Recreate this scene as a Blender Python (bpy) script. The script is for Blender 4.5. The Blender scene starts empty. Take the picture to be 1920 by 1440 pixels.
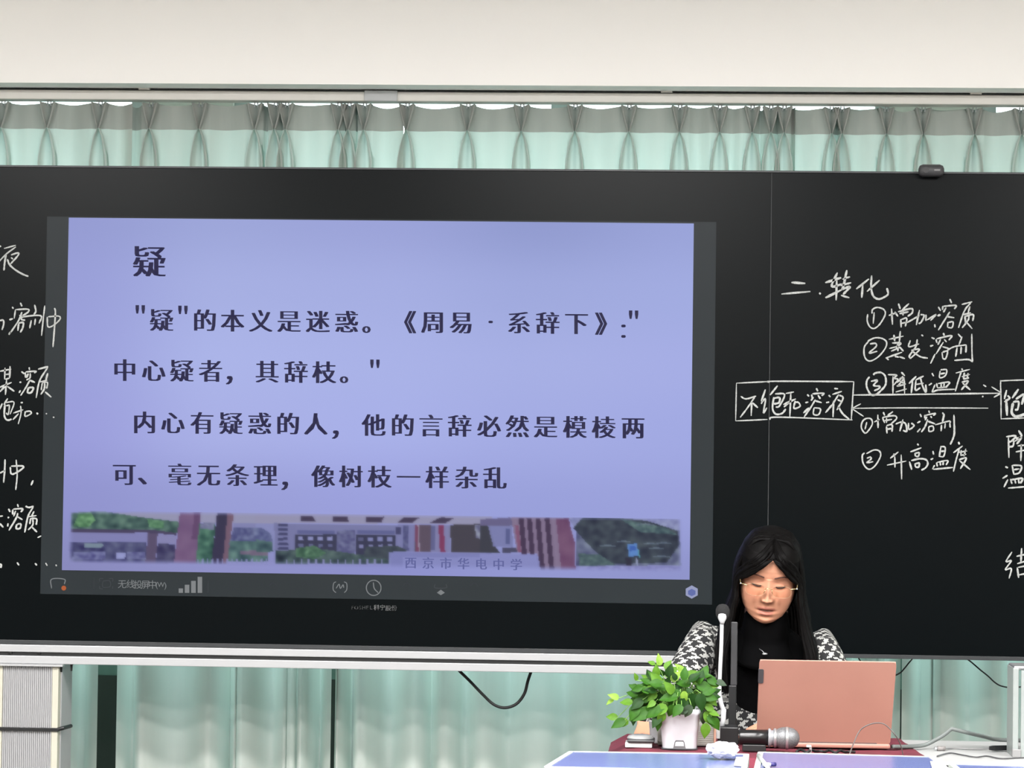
import bpy, bmesh, math, random
import numpy as np
from mathutils import Vector, Matrix, noise as mnoise
from math import sin, cos, pi, radians as R

random.seed(7)
SC = bpy.context.scene
COL = SC.collection

# ---------------------------------------------------------------- camera
Z0 = 2.143                                  # height of the top edge of the lit screen
F = 5500.0
YAW, PIT, ROL = -0.0598, 0.0304, 0.0134
CAM = Vector((1.8868, -8.8134, Z0 - 0.7583))
FW = Vector((sin(YAW)*cos(PIT), cos(YAW)*cos(PIT), sin(PIT)))
RT = Vector((cos(YAW), -sin(YAW), 0)); UP = RT.cross(FW)
R2 = cos(ROL)*RT + sin(ROL)*UP
U2 = -sin(ROL)*RT + cos(ROL)*UP
cam = bpy.data.cameras.new('camera'); co = bpy.data.objects.new('camera', cam); COL.objects.link(co)
m3 = Matrix((R2, U2, -FW)).transposed()
co.matrix_world = Matrix.Translation(CAM) @ m3.to_4x4()
cam.sensor_width = 36; cam.lens = F/1920*36; cam.clip_end = 100
SC.camera = co

SC.view_settings.view_transform = 'Standard'; SC.view_settings.look = 'None'
SC.view_settings.gamma = 1; SC.view_settings.exposure = 0.13
SC.view_settings.use_curve_mapping = False

# ---------------------------------------------------------------- daylight outside the windows
w = bpy.data.worlds.new('sky'); SC.world = w; w.use_nodes = True
nt = w.node_tree; nt.nodes.clear()
tc = nt.nodes.new('ShaderNodeTexCoord'); sep = nt.nodes.new('ShaderNodeSeparateXYZ')
rp = nt.nodes.new('ShaderNodeValToRGB'); bg = nt.nodes.new('ShaderNodeBackground'); wo = nt.nodes.new('ShaderNodeOutputWorld')
mr = nt.nodes.new('ShaderNodeMapRange'); mr.inputs[1].default_value = -0.3; mr.inputs[2].default_value = 0.6
nt.links.new(tc.outputs['Generated'], sep.inputs[0]); nt.links.new(sep.outputs['Z'], mr.inputs[0])
nt.links.new(mr.outputs[0], rp.inputs[0]); nt.links.new(rp.outputs[0], bg.inputs[0]); nt.links.new(bg.outputs[0], wo.inputs[0])
e = rp.color_ramp.elements
e[0].position = 0.28; e[0].color = (0.05, 0.075, 0.07, 1)
e[1].position = 0.62; e[1].color = (0.95, 0.98, 1.0, 1)
bg.inputs[1].default_value = 7.5

# ---------------------------------------------------------------- ceiling lamps of the classroom
def area(name, loc, sx, sy, power, col=(1.0, 0.985, 0.975), rot=(0, 0, 0)):
    l = bpy.data.lights.new(name, 'AREA'); l.shape = 'RECTANGLE'; l.size = sx; l.size_y = sy
    l.energy = power; l.color = col
    o = bpy.data.objects.new(name, l); o.location = loc; o.rotation_euler = rot; COL.objects.link(o)
    return o
LAMPS = [(-0.9, -3.3), (1.6, -3.3), (4.1, -3.3), (-0.9, -5.0), (1.6, -5.0), (4.1, -5.0), (-0.9, -6.8), (1.6, -6.8), (4.1, -6.8)]
for i, (x, y) in enumerate(LAMPS):
    area('ceiling_lamp', (x, y, 3.06), 1.2, 0.35, 128)

# ================================================================ helpers
def P(px, py, Y):
    d = FW + R2*((px-960)/F) - U2*((py-720)/F)
    return CAM + d*((Y-CAM.y)/d.y)
def PZ(px, py, Z):
    d = FW + R2*((px-960)/F) - U2*((py-720)/F)
    return CAM + d*((Z-CAM.z)/d.z)
def lin(c):
    return tuple(((v/255)/12.92 if v/255 <= 0.04045 else ((v/255+0.055)/1.055)**2.4) for v in c)

MATS = {}
def mat(name, rgb, rough=0.6, metal=0.0, var=0.06, scale=30.0, bump=0.0, bscale=None, trans=0.0, transcol=None,
        emit=0.0, vcol=None, coat=0.0, spec=0.5, stretch=(1, 1, 1), rough_var=0.0, alpha=1.0):
    if name in MATS: return MATS[name]
    m = bpy.data.materials.new(name); m.use_nodes = True; n = m.node_tree; N = n.nodes; L = n.links
    b = N['Principled BSDF']; out = N['Material Output']
    c = lin(rgb)
    tcn = N.new('ShaderNodeTexCoord'); mp = N.new('ShaderNodeMapping'); mp.inputs['Scale'].default_value = stretch
    L.new(tcn.outputs['Object'], mp.inputs[0])
    nz = N.new('ShaderNodeTexNoise'); nz.inputs['Scale'].default_value = scale; nz.inputs['Detail'].default_value = 4
    L.new(mp.outputs[0], nz.inputs['Vector'])
    r = N.new('ShaderNodeValToRGB')
    r.color_ramp.elements[0].position = 0.3; r.color_ramp.elements[1].position = 0.7
    r.color_ramp.elements[0].color = tuple(v*(1-var) for v in c)+(1,)
    r.color_ramp.elements[1].color = tuple(min(1, v*(1+var)) for v in c)+(1,)
    L.new(nz.outputs[0], r.inputs[0])
    src = r.outputs[0]
    if vcol:
        a = N.new('ShaderNodeAttribute'); a.attribute_name = vcol
        mx = N.new('ShaderNodeMix'); mx.data_type = 'RGBA'; mx.blend_type = 'MULTIPLY'; mx.inputs[0].default_value = 1
        L.new(a.outputs['Color'], mx.inputs[6]); L.new(src, mx.inputs[7]); src = mx.outputs[2]
    L.new(src, b.inputs['Base Color'])
    b.inputs['Roughness'].default_value = rough; b.inputs['Metallic'].default_value = metal
    b.inputs['Coat Weight'].default_value = coat; b.inputs['Specular IOR Level'].default_value = spec
    if alpha < 1: b.inputs['Alpha'].default_value = alpha
    if bump:
        bn = N.new('ShaderNodeBump'); bn.inputs['Strength'].default_value = bump; bn.inputs['Distance'].default_value = 0.002
        nb = N.new('ShaderNodeTexNoise'); nb.inputs['Scale'].default_value = bscale or scale*4; nb.inputs['Detail'].default_value = 3
        L.new(mp.outputs[0], nb.inputs['Vector']); L.new(nb.outputs[0], bn.inputs['Height']); L.new(bn.outputs[0], b.inputs['Normal'])
    if emit:
        L.new(src, b.inputs['Emission Color']); b.inputs['Emission Strength'].default_value = emit*.915
        b.inputs['Base Color'].default_value = (0, 0, 0, 1)
        for lk in list(b.inputs['Base Color'].links): L.remove(lk)
        b.inputs['Specular IOR Level'].default_value = 0.1
    if trans:
        t = N.new('ShaderNodeBsdfTranslucent'); t.inputs[0].default_value = lin(transcol or rgb)+(1,)
        ms = N.new('ShaderNodeMixShader'); ms.inputs[0].default_value = trans
        L.new(b.outputs[0], ms.inputs[1]); L.new(t.outputs[0], ms.inputs[2]); L.new(ms.outputs[0], out.inputs[0])
    MATS[name] = m
    return m

ORG = {}
def thing(name, label, cat, loc=(0, 0, 0), group=None, kind=None):
    o = bpy.data.objects.new(name, None); COL.objects.link(o); o.empty_display_size = 0.05
    o.location = loc; ORG[o.name] = Vector(loc)
    tag(o, label, cat, group, kind)
    return o
def tag(o, label=None, cat=None, group=None, kind=None):
    if label: o['label'] = label
    if cat: o['category'] = cat
    if group: o['group'] = group
    if kind: o['kind'] = kind
    return o
def obj(name, verts, faces, m, parent=None, smooth=False, label=None, kind=None):
    """verts in world coordinates"""
    org = ORG[parent.name] if parent is not None else None
    if org is None:
        v = [Vector(a) for a in verts]
        org = sum(v, Vector())/len(v); org.z = min(a.z for a in v)
        loc = org
    else:
        loc = Vector((0, 0, 0))
    me = bpy.data.meshes.new(name)
    me.from_pydata([tuple(Vector(a)-org) for a in verts], [], faces)
    me.update()
    if m is not None: me.materials.append(m)
    if smooth: me.polygons.foreach_set('use_smooth', [True]*len(me.polygons))
    o = bpy.data.objects.new(name, me); COL.objects.link(o); o.location = loc
    if parent is not None: o.parent = parent
    ORG[o.name] = org
    if label: o['label'] = label
    if kind: o['kind'] = kind
    return o

class MB:
    def __init__(s): s.v = []; s.f = []
    def add(s, v, f):
        b = len(s.v); s.v += [Vector(a) for a in v]; s.f += [tuple(b+i for i in q) for q in f]; return s
    def box(s, lo, hi, bev=0.0, M=None):
        if bev <= 0:
            v = [Vector((x, y, z)) for z in (lo[2], hi[2]) for y in (lo[1], hi[1]) for x in (lo[0], hi[0])]
            f = [(0, 2, 3, 1), (4, 5, 7, 6), (0, 1, 5, 4), (2, 6, 7, 3), (0, 4, 6, 2), (1, 3, 7, 5)]
        else:
            bm = bmesh.new(); bmesh.ops.create_cube(bm, size=1)
            for q in bm.verts:
                for i in range(3): q.co[i] = (lo[i]+hi[i])/2 + q.co[i]*(hi[i]-lo[i])
            bmesh.ops.bevel(bm, geom=bm.edges[:], offset=bev, segments=2, affect='EDGES', profile=0.5)
            bm.verts.index_update()
            v = [q.co.copy() for q in bm.verts]; f = [tuple(x.index for x in q.verts) for q in bm.faces]; bm.free()
        if M is not None: v = [M @ q for q in v]
        return s.add(v, f)
    def tube(s, pts, rad, n=8, cap=True, flat=1.0):
        pts = [Vector(p) for p in pts]; k = len(pts)
        rad = rad if hasattr(rad, '__len__') else [rad]*k
        T = []
        for i in range(k):
            t = pts[min(i+1, k-1)]-pts[max(i-1, 0)]; T.append(t.normalized() if t.length > 1e-9 else Vector((0, 0, 1)))
        u = T[0].orthogonal().normalized(); vs = []
        for i in range(k):
            u = (u - T[i]*u.dot(T[i]))
            u = u.normalized() if u.length > 1e-6 else T[i].orthogonal().normalized()
            w_ = T[i].cross(u)
            for j in range(n):
                a = 2*pi*j/n; vs.append(pts[i]+(u*cos(a)+w_*sin(a)*flat)*rad[i])
        fs = [(i*n+j, i*n+(j+1) % n, (i+1)*n+(j+1) % n, (i+1)*n+j) for i in range(k-1) for j in range(n)]
        if cap: fs += [tuple(range(n))[::-1], tuple((k-1)*n+j for j in range(n))]
        return s.add(vs, fs)
    def lathe(s, prof, c, axis='z', n=24):
        c = Vector(c); vs = []
        for (r, h) in prof:
            for j in range(n):
                a = 2*pi*j/n
                p = Vector((r*cos(a), r*sin(a), h))
                if axis == 'x': p = Vector((h, r*cos(a), r*sin(a)))
                vs.append(c+p)
        k = len(prof)
        fs = [(i*n+j, i*n+(j+1) % n, (i+1)*n+(j+1) % n, (i+1)*n+j) for i in range(k-1) for j in range(n)]
        fs += [tuple(range(n))[::-1], tuple((k-1)*n+j for j in range(n))]
        return s.add(vs, fs)
    def prism(s, top, dz):
        """polygon (list of points) extruded along dz vector"""
        n = len(top); dz = Vector(dz)
        v = [Vector(p) for p in top]+[Vector(p)+dz for p in top]
        f = [tuple(range(n)), tuple(range(2*n-1, n-1, -1))]+[(i, n+i, n+(i+1) % n, (i+1) % n) for i in range(n)]
        return s.add(v, f)
    def build(s, name, m, parent=None, smooth=False, label=None, kind=None, bev=0):
        o = obj(name, s.v, s.f, m, parent, smooth, label, kind)
        return o

def cr(pts, n=8):
    """Catmull-Rom resample"""
    pts = [Vector(p) for p in pts]
    if len(pts) < 3: return [pts[0].lerp(pts[-1], i/n) for i in range(n+1)]
    q = [pts[0]*2-pts[1]]+pts+[pts[-1]*2-pts[-2]]; out = []
    for i in range(1, len(q)-2):
        for j in range(n):
            t = j/n; a, b, c, d = q[i-1], q[i], q[i+1], q[i+2]
            out.append(0.5*((2*b)+(c-a)*t+(2*a-5*b+4*c-d)*t*t+(3*b-a-3*c+d)*t**3))
    out.append(pts[-1]); return out

# ================================================================ materials
M_wall = mat('wall_paint', (226, 221, 212), 0.85, var=0.02, scale=3, bump=0.08, bscale=300)
M_fascia = mat('fascia_paint', (252, 249, 246), 0.8, var=0.012, scale=1.2)
M_ceil = mat('ceiling_paint', (238, 238, 234), 0.9, var=0.01)
M_floor = mat('floor_vinyl', (98, 96, 94), 0.45, var=0.06, scale=6)
M_winframe = mat('window_aluminium', (205, 210, 210), 0.4, 0.4)
M_track = mat('track_white_aluminium', (222, 218, 212), 0.45, 0.0, var=0.01)
M_alu = mat('brushed_aluminium', (184, 185, 187), 0.38, 0.35, var=0.03, stretch=(1, 1, 40))
M_alurib = mat('ribbed_aluminium', (178, 178, 180), 0.45, 0.3, var=0.05, stretch=(8, 8, 1))
M_beige = mat('beige_corner_trim', (190, 187, 172), 0.5, var=0.02)
M_black = mat('black_plastic', (22, 23, 24), 0.4, var=0.1)
M_blackm = mat('black_rubber', (16, 17, 18), 0.6, var=0.1)
M_board = mat('black_board_glass', (4, 8, 10), 0.28, var=0.08, scale=1.5, spec=0.095)
M_boardframe = mat('dark_anodised_frame', (58, 60, 62), 0.4, 0.3, var=0.05)
M_bezel = mat('screen_border_glass', (37, 42, 45), 0.30, var=0.05, scale=2, spec=.1)
M_chalk = mat('chalk', (172, 174, 172), 0.95, var=0.25, scale=260)
M_smear = mat('faint_chalk_smear', (40, 42, 42), 0.95, var=0.3, scale=90)
M_white = mat('white_plastic', (184, 185, 187), 0.4, var=0.02)
M_grey = mat('grey_plastic', (120, 120, 120), 0.5, var=0.05)
M_dgrey = mat('dark_grey_plastic', (58, 58, 60), 0.45, var=0.06)
M_silver = mat('silver_metal', (190, 192, 194), 0.3, 0.8, var=0.03)
M_pink = mat('pink_laptop_lid', (150, 108, 95), 0.45, 0.0, var=0.03, scale=12)
M_pinkedge = mat('pink_laptop_edge', (180, 146, 132), 0.4, 0.0)
M_desk = mat('white_desk_laminate', (172, 173, 172), 0.35, var=0.015)
M_blue = mat('blue_desk_top', (92, 102, 146), 0.22, var=0.02, spec=0.6)
M_rim = mat('desk_rim_white', (168, 174, 169), 0.4, var=0.02)
M_steel = mat('white_painted_steel', (205, 207, 208), 0.35, 0.2)
M_velvet = mat('maroon_velvet', (92, 22, 40), 0.8, var=0.25, scale=18, bump=0.3, bscale=200)
M_paper = mat('white_paper', (188, 188, 194), 0.8, var=0.02)
M_pot = mat('white_ceramic_pot', (200, 203, 208), 0.3, var=0.015, scale=10)
M_soil = mat('potting_soil', (45, 34, 26), 0.95, var=0.4, scale=120, bump=0.8)
M_stem = mat('green_stem', (110, 150, 70), 0.5, var=0.1)
M_skin = mat('skin', (255, 255, 255), 0.58, var=0.02, vcol='skin_col', scale=25, spec=0.22)
M_hair = mat('black_hair', (7, 6, 6), 0.5, var=0.25, scale=60, stretch=(1, 1, 0.08), spec=0.06)
M_knit = mat('black_knit', (4, 4, 5), 0.95, var=0.15, scale=200, bump=0.3, spec=0.1)
M_trouser = mat('black_trousers', (20, 20, 24), 0.9, var=0.1)
M_gold = mat('gold_wire', (212, 190, 140), 0.25, 0.9)

# ================================================================ the room
XL, XR, YB, YF, ZC = -4.0, 6.6, -10.2, 0.95, 3.12
def struct(name, mb, m): return tag(mb.build(name, m), kind='structure')
struct('floor', MB().box((XL-.1, YB-.1, -0.1), (XR+.1, YF+.1, 0)), M_floor)
struct('ceiling', MB().box((XL-.1, YB-.1, ZC), (XR+.1, YF+.1, ZC+.1)), M_ceil)
struct('wall_left', MB().box((XL-.1, YB-.1, 0), (XL, YF+.1, ZC)), M_wall)
struct('wall_right', MB().box((XR, YB-.1, 0), (XR+.1, YF+.1, ZC)), M_wall)
struct('wall_back', MB().box((XL, YB-.1, 1.3), (XR, YB, ZC)), M_wall)
struct('trim_4', MB().box((XL, YF-.02, 0.1), (XR, YF, .69)), mat('dark_green_panel', (44, 54, 49), .7))
struct('trim_5', MB().box((XL, YF-.014, .69), (XR, YF, .885)), mat('teal_wall_panel', (96, 126, 118), .8))
struct('reflection_standin', MB().box((XL, YB-.1, 0), (XR, YB+.02, 1.3)), mat('standin_dark', (52, 50, 50), .7))  # stands in for unseen people and desks, added to darken the board's lower reflection
# front wall with three window openings behind the curtains
WZ0, WZ1 = 0.92, 2.78
WX = [(-2.3, 0.05), (0.35, 2.55), (2.85, 5.4)]
wf = MB(); yA, yB_ = YF, YF+.1
wf.box((XL, yA, 0), (XR, yB_, WZ0)); wf.box((XL, yA, WZ1), (XR, yB_, ZC))
xs = [XL]+[v for q in WX for v in q]+[XR]
for i in range(0, len(xs), 2): wf.box((xs[i], yA, WZ0), (xs[i+1], yB_, WZ1))
struct('wall_front', wf, M_wall)
# clear panes: mostly transparent with a little reflection
mg = bpy.data.materials.new('window_glass'); mg.use_nodes = True; n = mg.node_tree
n.nodes.clear(); o_ = n.nodes.new('ShaderNodeOutputMaterial'); a_ = n.nodes.new('ShaderNodeBsdfTransparent'); g_ = n.nodes.new('ShaderNodeBsdfGlossy')
a_.inputs[0].default_value = (0.90, 0.97, 0.96, 1); g_.inputs['Roughness'].default_value = 0.05; mx_ = n.nodes.new('ShaderNodeMixShader'); mx_.inputs[0].default_value = 0.06
n.links.new(a_.outputs[0], mx_.inputs[1]); n.links.new(g_.outputs[0], mx_.inputs[2]); n.links.new(mx_.outputs[0], o_.inputs[0])
for i, (a, b) in enumerate(WX):
    t = thing('window_%d' % (i+1), None, None, (0.5*(a+b), yA+.05, WZ0), kind='structure')
    y0, y1 = yA+.03, yA+.08
    for (lo, hi) in (((a, y0, WZ0), (b, y1, WZ0+.05)), ((a, y0, WZ1-.05), (b, y1, WZ1)), ((a, y0, WZ0+.05), (a+.05, y1, WZ1-.05)), ((b-.05, y0, WZ0+.05), (b, y1, WZ1-.05)),
                     ((.5*(a+b)-.03, y0, WZ0+.05), (.5*(a+b)+.03, y1, WZ1-.05))):
        MB().box(lo, hi).build('window_frame', M_winframe, t)
    for (p, q) in ((a+.05, .5*(a+b)-.03), (.5*(a+b)+.03, b-.05)):
        MB().box((p, y0+.02, WZ0+.05), (q, y0+.026, WZ1-.05)).build('window_pane', mg, t)
    MB().box((a-.03, yA-.06, WZ0-.03), (b+.03, yA, WZ0)).build('window_sill', M_ceil, t)
# dropped fascia in front of the curtains
ZS = P(960, 160, 0.28).z
struct('trim_1', MB().box((XL, 0.28, ZS), (XR, 0.395, ZC)), M_fascia)
struct('baseboard_front', MB().box((XL, YF-.015, 0), (XR, YF, .1)), M_dgrey)

# ---------------------------------------------------------------- curtain track
TZ1 = P(960, 171, .40).z; TZ0 = P(960, 191, .40).z
tr = thing('curtain_track', 'long white aluminium curtain track fixed under the fascia above the curtains', 'curtain rail', (1.2, .43, TZ0))
MB().box((XL+.02, .40, TZ0), (XR-.02, .47, TZ1-.004), 0.003).build('rail', M_track, tr)
MB().box((XL+.02, .405, TZ1-.0042), (XR-.02, .465, TZ1-.0005)).build('shadow_gap_strip', M_dgrey, tr)
a, b = P(683, 180, .395), P(745, 180, .395)
MB().box((a.x, .392, TZ0-.001), (b.x, .40, TZ1-.001), 0.002).build('joint_cover', M_white, tr)
for q in (270, 1250, 1830):
    c = P(q, 172, .4); MB().box((c.x-.018, .397, TZ1-.002), (c.x+.018, .42, TZ1+.006), .001).build('bracket_clip', M_track, tr)
struct('trim_2', MB().box((XL, .395, TZ1+.004), (XR, .60, TZ1+.03)), M_fascia)

# ---------------------------------------------------------------- curtains
def curtain_mat(name, rgb, tcol, tr_):
    m = mat(name, rgb, 0.9, var=0.05, scale=14, bump=0.15, bscale=500, trans=tr_, transcol=tcol, spec=0.1, stretch=(1, 1, .15))
    return m
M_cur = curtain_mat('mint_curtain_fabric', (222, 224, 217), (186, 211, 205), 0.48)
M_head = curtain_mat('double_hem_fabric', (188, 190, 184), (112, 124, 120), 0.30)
PX = 9.27/5500
YC = .46
zp = P(960, 247, YC).z; zt = P(960, 198, YC).z; zb = 0.03
PLEATS = [-95, 5, 91, 187, 282, 375, 479, 516, 537, 635, 654, 683, 763, 877, 978, 1078, 1179, 1274, 1349, 1410, 1445, 1470, 1559, 1579, 1662, 1731, 1827, 1915, 2010]
def smooth(t): t = max(0, min(1, t)); return t*t*(3-2*t)
def curtain(k, label, t0, t1, l0, l1, pl, seed, yoff=0.0, mode=None):
    """t0..t1 px at the top, l0..l1 px at the bottom"""
    rs = random.Random(seed)
    pw = [P(q, 247, YC).x for q in pl]
    xt0, xt1 = P(t0, 247, YC).x, P(t1, 247, YC).x
    xl0, xl1 = P(l0, 1345, YC).x, P(l1, 1345, YC).x
    # base stations along the width
    segs = []
    edges = [xt0]+pw+[xt1]
    cols = []       # (x, kind, idx, local)
    for i in range(len(edges)-1):
        a, b = edges[i], edges[i+1]; nn = max(5, int(abs(b-a)/.013))
        for j in range(nn):
            f = (j+.5)/nn
            a2 = a+(.02 if i > 0 else 0); b2 = b-(.02 if i < len(edges)-2 else 0)
            if b2-a2 < .004: b2 = a2+.004
            cols.append(('f', a2+(b2-a2)*f, f, b-a))
        if i < len(edges)-2:
            for q in range(9): cols.append(('p', b, q, 0))
    W_ = xt1-xt0
    nf = max(2, int((xl1-xl0)/.125))
    ph = [rs.uniform(-.6, .6) for _ in range(40)]; am = [rs.uniform(.5, 1.35) for _ in range(80)]; wd = [rs.uniform(.6, 1.5) for _ in range(nf)]
    cs = np.concatenate([[0], np.cumsum(wd)]); cs = cs/cs[-1]
    zs = [zt-(zt-zp)*i/5 for i in range(6)]+[zp-(.22)*(i/10) for i in range(1, 11)]
    z_ = zs[-1]; zs += [z_-(z_-zb)*i/26 for i in range(1, 27)]
    V = []; nc = len(cols)
    sag = [rs.uniform(.2, 1.0)*.012 for _ in range(len(edges))]
    skew = [rs.uniform(-1, 1) for _ in range(len(edges))]
    for r, z in enumerate(zs):
        low = smooth((zp-.20-z)/1.3)
        if z >= zp: s = 13*PX*((z-zp)/(zt-zp))**.8
        else: s = min(15*PX, 15*PX*((zp-z)/.10)**.6)
        fade = 1-smooth((zp-z-.1)/.5)
        si = 0
        for ci, (kd, x, q, wd_) in enumerate(cols):
            if kd == 'f':
                dy = .012*sin(pi*q)*(1 if z > zp-.3 else 1)
                if wd_ < .09: dy = .035*sin(pi*q)
                zz = z
                if r < 6: zz = z-(sag[si % len(sag)])*sin(pi*q)*((z-zp)/(zt-zp)) if wd_ > .05 else z
                xx = x; d = -dy*0.2+dy
                d += .010*sin(2*pi*q+skew[si % len(skew)]*2)*(1-low)
            else:
                if q == 0: si += 1
                off = [-s-3*PX, -s-2.2*PX, -s-.6*PX, -s+1.0*PX, -max(0, s-2.6*PX), -max(0, s-5*PX)*.3, 0, 0, 0]
                if q < 4: ox = off[q]
                elif q == 4: ox = 0
                else: ox = -off[8-q]
                dd = [0, -.018, -.036, -.030, .03, -.030, -.036, -.018, 0]
                tight = 1-min(1, s/(6*PX))
                d = dd[q]*(1 if q != 4 else 1-tight*1.8)
                if 0 < q < 4: ox = min(ox, -.8*PX)
                if 4 < q < 8: ox = max(ox, .8*PX)
                xx = x+ox*fade+(q-4)*.002*(1-fade); d *= fade; zz = z
            u = (xx-xt0)/W_
            xlow = xl0+(xl1-xl0)*u
            # irregular hanging folds
            g = np.searchsorted(cs, min(max(u, 0), .9999))-1; g = max(0, min(nf-1, g)); f = (u-cs[g])/(cs[g+1]-cs[g])
            fold = am[g]*.062*(-cos(2*pi*f))+.006*sin(5*pi*u*nf/2+ph[g])
            X = xx*(1-low)+xlow*low
            X += .010*sin(2*pi*f)*low*am[g]
            Yv = YC+yoff+d+fold*low
            V.append((X, Yv, zz))
    Fc = [(r*nc+c, r*nc+c+1, (r+1)*nc+c+1, (r+1)*nc+c) for r in range(len(zs)-1) for c in range(nc-1)]
    hd = [f for i, f in enumerate(Fc) if i < 5*(nc-1)]; bd = [f for i, f in enumerate(Fc) if i >= 5*(nc-1)]
    t = thing('curtain', label, 'curtain', ((xt0+xt1)/2, YC+yoff, zb), 'pinch pleated mint curtains')
    obj('drape', V, bd, M_cur, t, True)
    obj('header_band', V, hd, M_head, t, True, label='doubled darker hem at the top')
    for x in pw:
        hk = MB().tube([(x-.004, YC+yoff, zt-.01), (x-.004, YC+yoff, TZ0+.0005)], .0022, 6); hk.tube([(x+.006, YC+yoff, zt-.01), (x+.006, YC+yoff, TZ0+.0005)], .0022, 6)
        hk.build('curtain_hook', M_white, t)
    return t
curtain(0, 'mint pinch pleated curtain above the left half of the screen, hanging behind the ribbed post', -480, 252, -480, 193, [-390, -295, -195, -95, 5, 91, 187], 3)
curtain(1, 'gathered mint curtain between the dark gap and the dark seam under the board', 236, 760, 219, 629, [282, 375, 479, 516, 537, 635, 654, 683], 11, .0)
curtain(2, 'wide mint curtain behind the loop of black cable under the board', 757, 1492, 632, 1688, [763, 877, 978, 1078, 1179, 1274, 1349, 1410, 1445, 1470], 5, .0)
curtain(3, 'mint curtain behind the webcam and the white stand', 1478, 2320, 1684, 2330, [1559, 1579, 1662, 1731, 1827, 1915, 2010, 2105, 2200], 23, .015)

# ================================================================ blackboard with screen
s_l, s_r = -0.0657, 1.9674
bx0, bx1 = P(-14, 700, 0).x, P(1443, 700, 0).x
ZBT, ZBB = Z0+.1599, Z0-1.2955
bb = thing('interactive_blackboard', 'wide black writing board with a lit lavender screen set in its middle', 'blackboard', (.95, .04, ZBB))
for (a, b, lab) in ((bx0-1.3, bx0-.0008, 'black panel left of the screen'), (bx0+.0008, bx1-.0008, 'black panel that holds the screen'), (bx1+.0008, bx1+1.45, 'black panel right of the thin seam')):
    MB().box((a, 0.0, ZBB+.012), (b, .03, ZBT-.006), .0008).build('writing_panel', M_board, bb, label=lab)
MB().box((bx0-1.31, -.004, ZBB), (bx1+1.46, .07, ZBB+.012), .001).build('bottom_frame', M_boardframe, bb)
MB().box((bx0-1.31, -.004, ZBT-.006), (bx1+1.46, .07, ZBT), .001).build('top_frame', M_boardframe, bb)
MB().box((bx0-1.3, .03, ZBB+.012), (bx1+1.45, .065, ZBT-.006)).build('back_plate', M_dgrey, bb)
zz0, zz1 = Z0-1.1433, Z0+.0041
MB().box((s_l, -.0012, zz0), (s_r, .0, zz1)).build('screen_border', M_bezel, bb, label='dark grey screen border around the slide')
MB().box((bx1-.0008, .0005, ZBB+.012), (bx1+.0008, .028, ZBT-.006)).build('seam_strip', mat('seam_grey', (62, 64, 66), .6), bb, label='thin grey seam between two black panels')
# aluminium tray rails under the screen panel
tx0, tx1 = bx0-1.31, bx1
trn = MB()
MB().box((tx0, -.025, ZBB-.023), (tx1, .05, ZBB-.001), .002).build('tray_rail', M_alu, bb)
MB().box((tx0, -.018, ZBB-.034), (tx1, .05, ZBB-.023)).build('tray_groove', M_black, bb)
MB().box((tx0, -.025, ZBB-.058), (tx1, .05, ZBB-.034), .002).build('tray_rail', M_alu, bb)
for q in (19, 73): # small slider knobs in the groove
    c = P(q, 1222, -.02); MB().box((c.x-.006, -.024, c.z-.006), (c.x+.006, -.017, c.z+.006), .001).build('slider', M_black, bb)

# ---- the slide: emissive picture on the flat screen (grid with per-cell colour)
def SV(px, py, y=-.0016): return P(px, py, y)
SL = [(129, 408), (1301, 419), (1293, 1087), (116, 1069)]
def sp(u, v):   # u,v in 0..1 on the slide -> photo px
    (ax, ay), (bx, by), (cx, cy), (dx, dy) = SL
    return ((1-v)*((1-u)*ax+u*bx)+v*((1-u)*dx+u*cx), (1-v)*((1-u)*ay+u*by)+v*((1-u)*dy+u*cy))
KEY = np.array([  # rows top->bottom, columns left->right (sRGB)
    [[146, 153, 208], [154, 163, 215], [152, 160, 214], [142, 152, 205], [150, 160, 214]],
    [[150, 156, 214], [163, 172, 224], [162, 171, 224], [156, 166, 219], [158, 168, 222]],
    [[153, 158, 217], [168, 177, 230], [166, 175, 229], [163, 172, 226], [162, 170, 226]],
    [[152, 155, 217], [166, 173, 228], [165, 173, 230], [160, 168, 225], [158, 166, 224]],
    [[142, 145, 204], [150, 155, 212], [152, 157, 218], [150, 157, 216], [152, 158, 216]],
    [[134, 135, 186], [140, 142, 196], [138, 141, 200], [144, 149, 206], [140, 145, 200]]], float)
def key(u, v):
    h, w_ = KEY.shape[:2]; x = np.clip(u, 0, 1)*(w_-1); y = np.clip(v, 0, 1)*(h-1)
    i = np.clip(y.astype(int), 0, h-2); j = np.clip(x.astype(int), 0, w_-2); fy = (y-i)[..., None]; fx = (x-j)[..., None]
    fy = fy*fy*(3-2*fy); fx = fx*fx*(3-2*fx)
    return (KEY[i, j]*(1-fy)+KEY[i+1, j]*fy)*(1-fx)+(KEY[i, j+1]*(1-fy)+KEY[i+1, j+1]*fy)*fx
def lin_np(c):
    c = np.clip(c/255, 0, 1); return np.where(c <= .04045, c/12.92, ((c+.055)/1.055)**2.4)
M_slide = mat('lit_screen', (255, 255, 255), 0.5, var=0.0, emit=1.0, vcol='pix')
def pixgrid(name, uu, vv, colf, parent, y):
    nu, nv = len(uu)-1, len(vv)-1
    V = [SV(*sp(u, v), y) for v in vv for u in uu]
    Fq = [(r*(nu+1)+c, (r+1)*(nu+1)+c, (r+1)*(nu+1)+c+1, r*(nu+1)+c+1) for r in range(nv) for c in range(nu)]
    o = obj(name, V, Fq, M_slide, parent)
    at = o.data.color_attributes.new('pix', 'FLOAT_COLOR', 'POINT')
    U, Vv = np.meshgrid(uu, vv); C = lin_np(colf(U, Vv)).reshape(-1, 3)
    at.data.foreach_set('color', np.concatenate([C, np.ones((len(C), 1))], 1).ravel().astype(np.float32))
    return o
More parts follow.
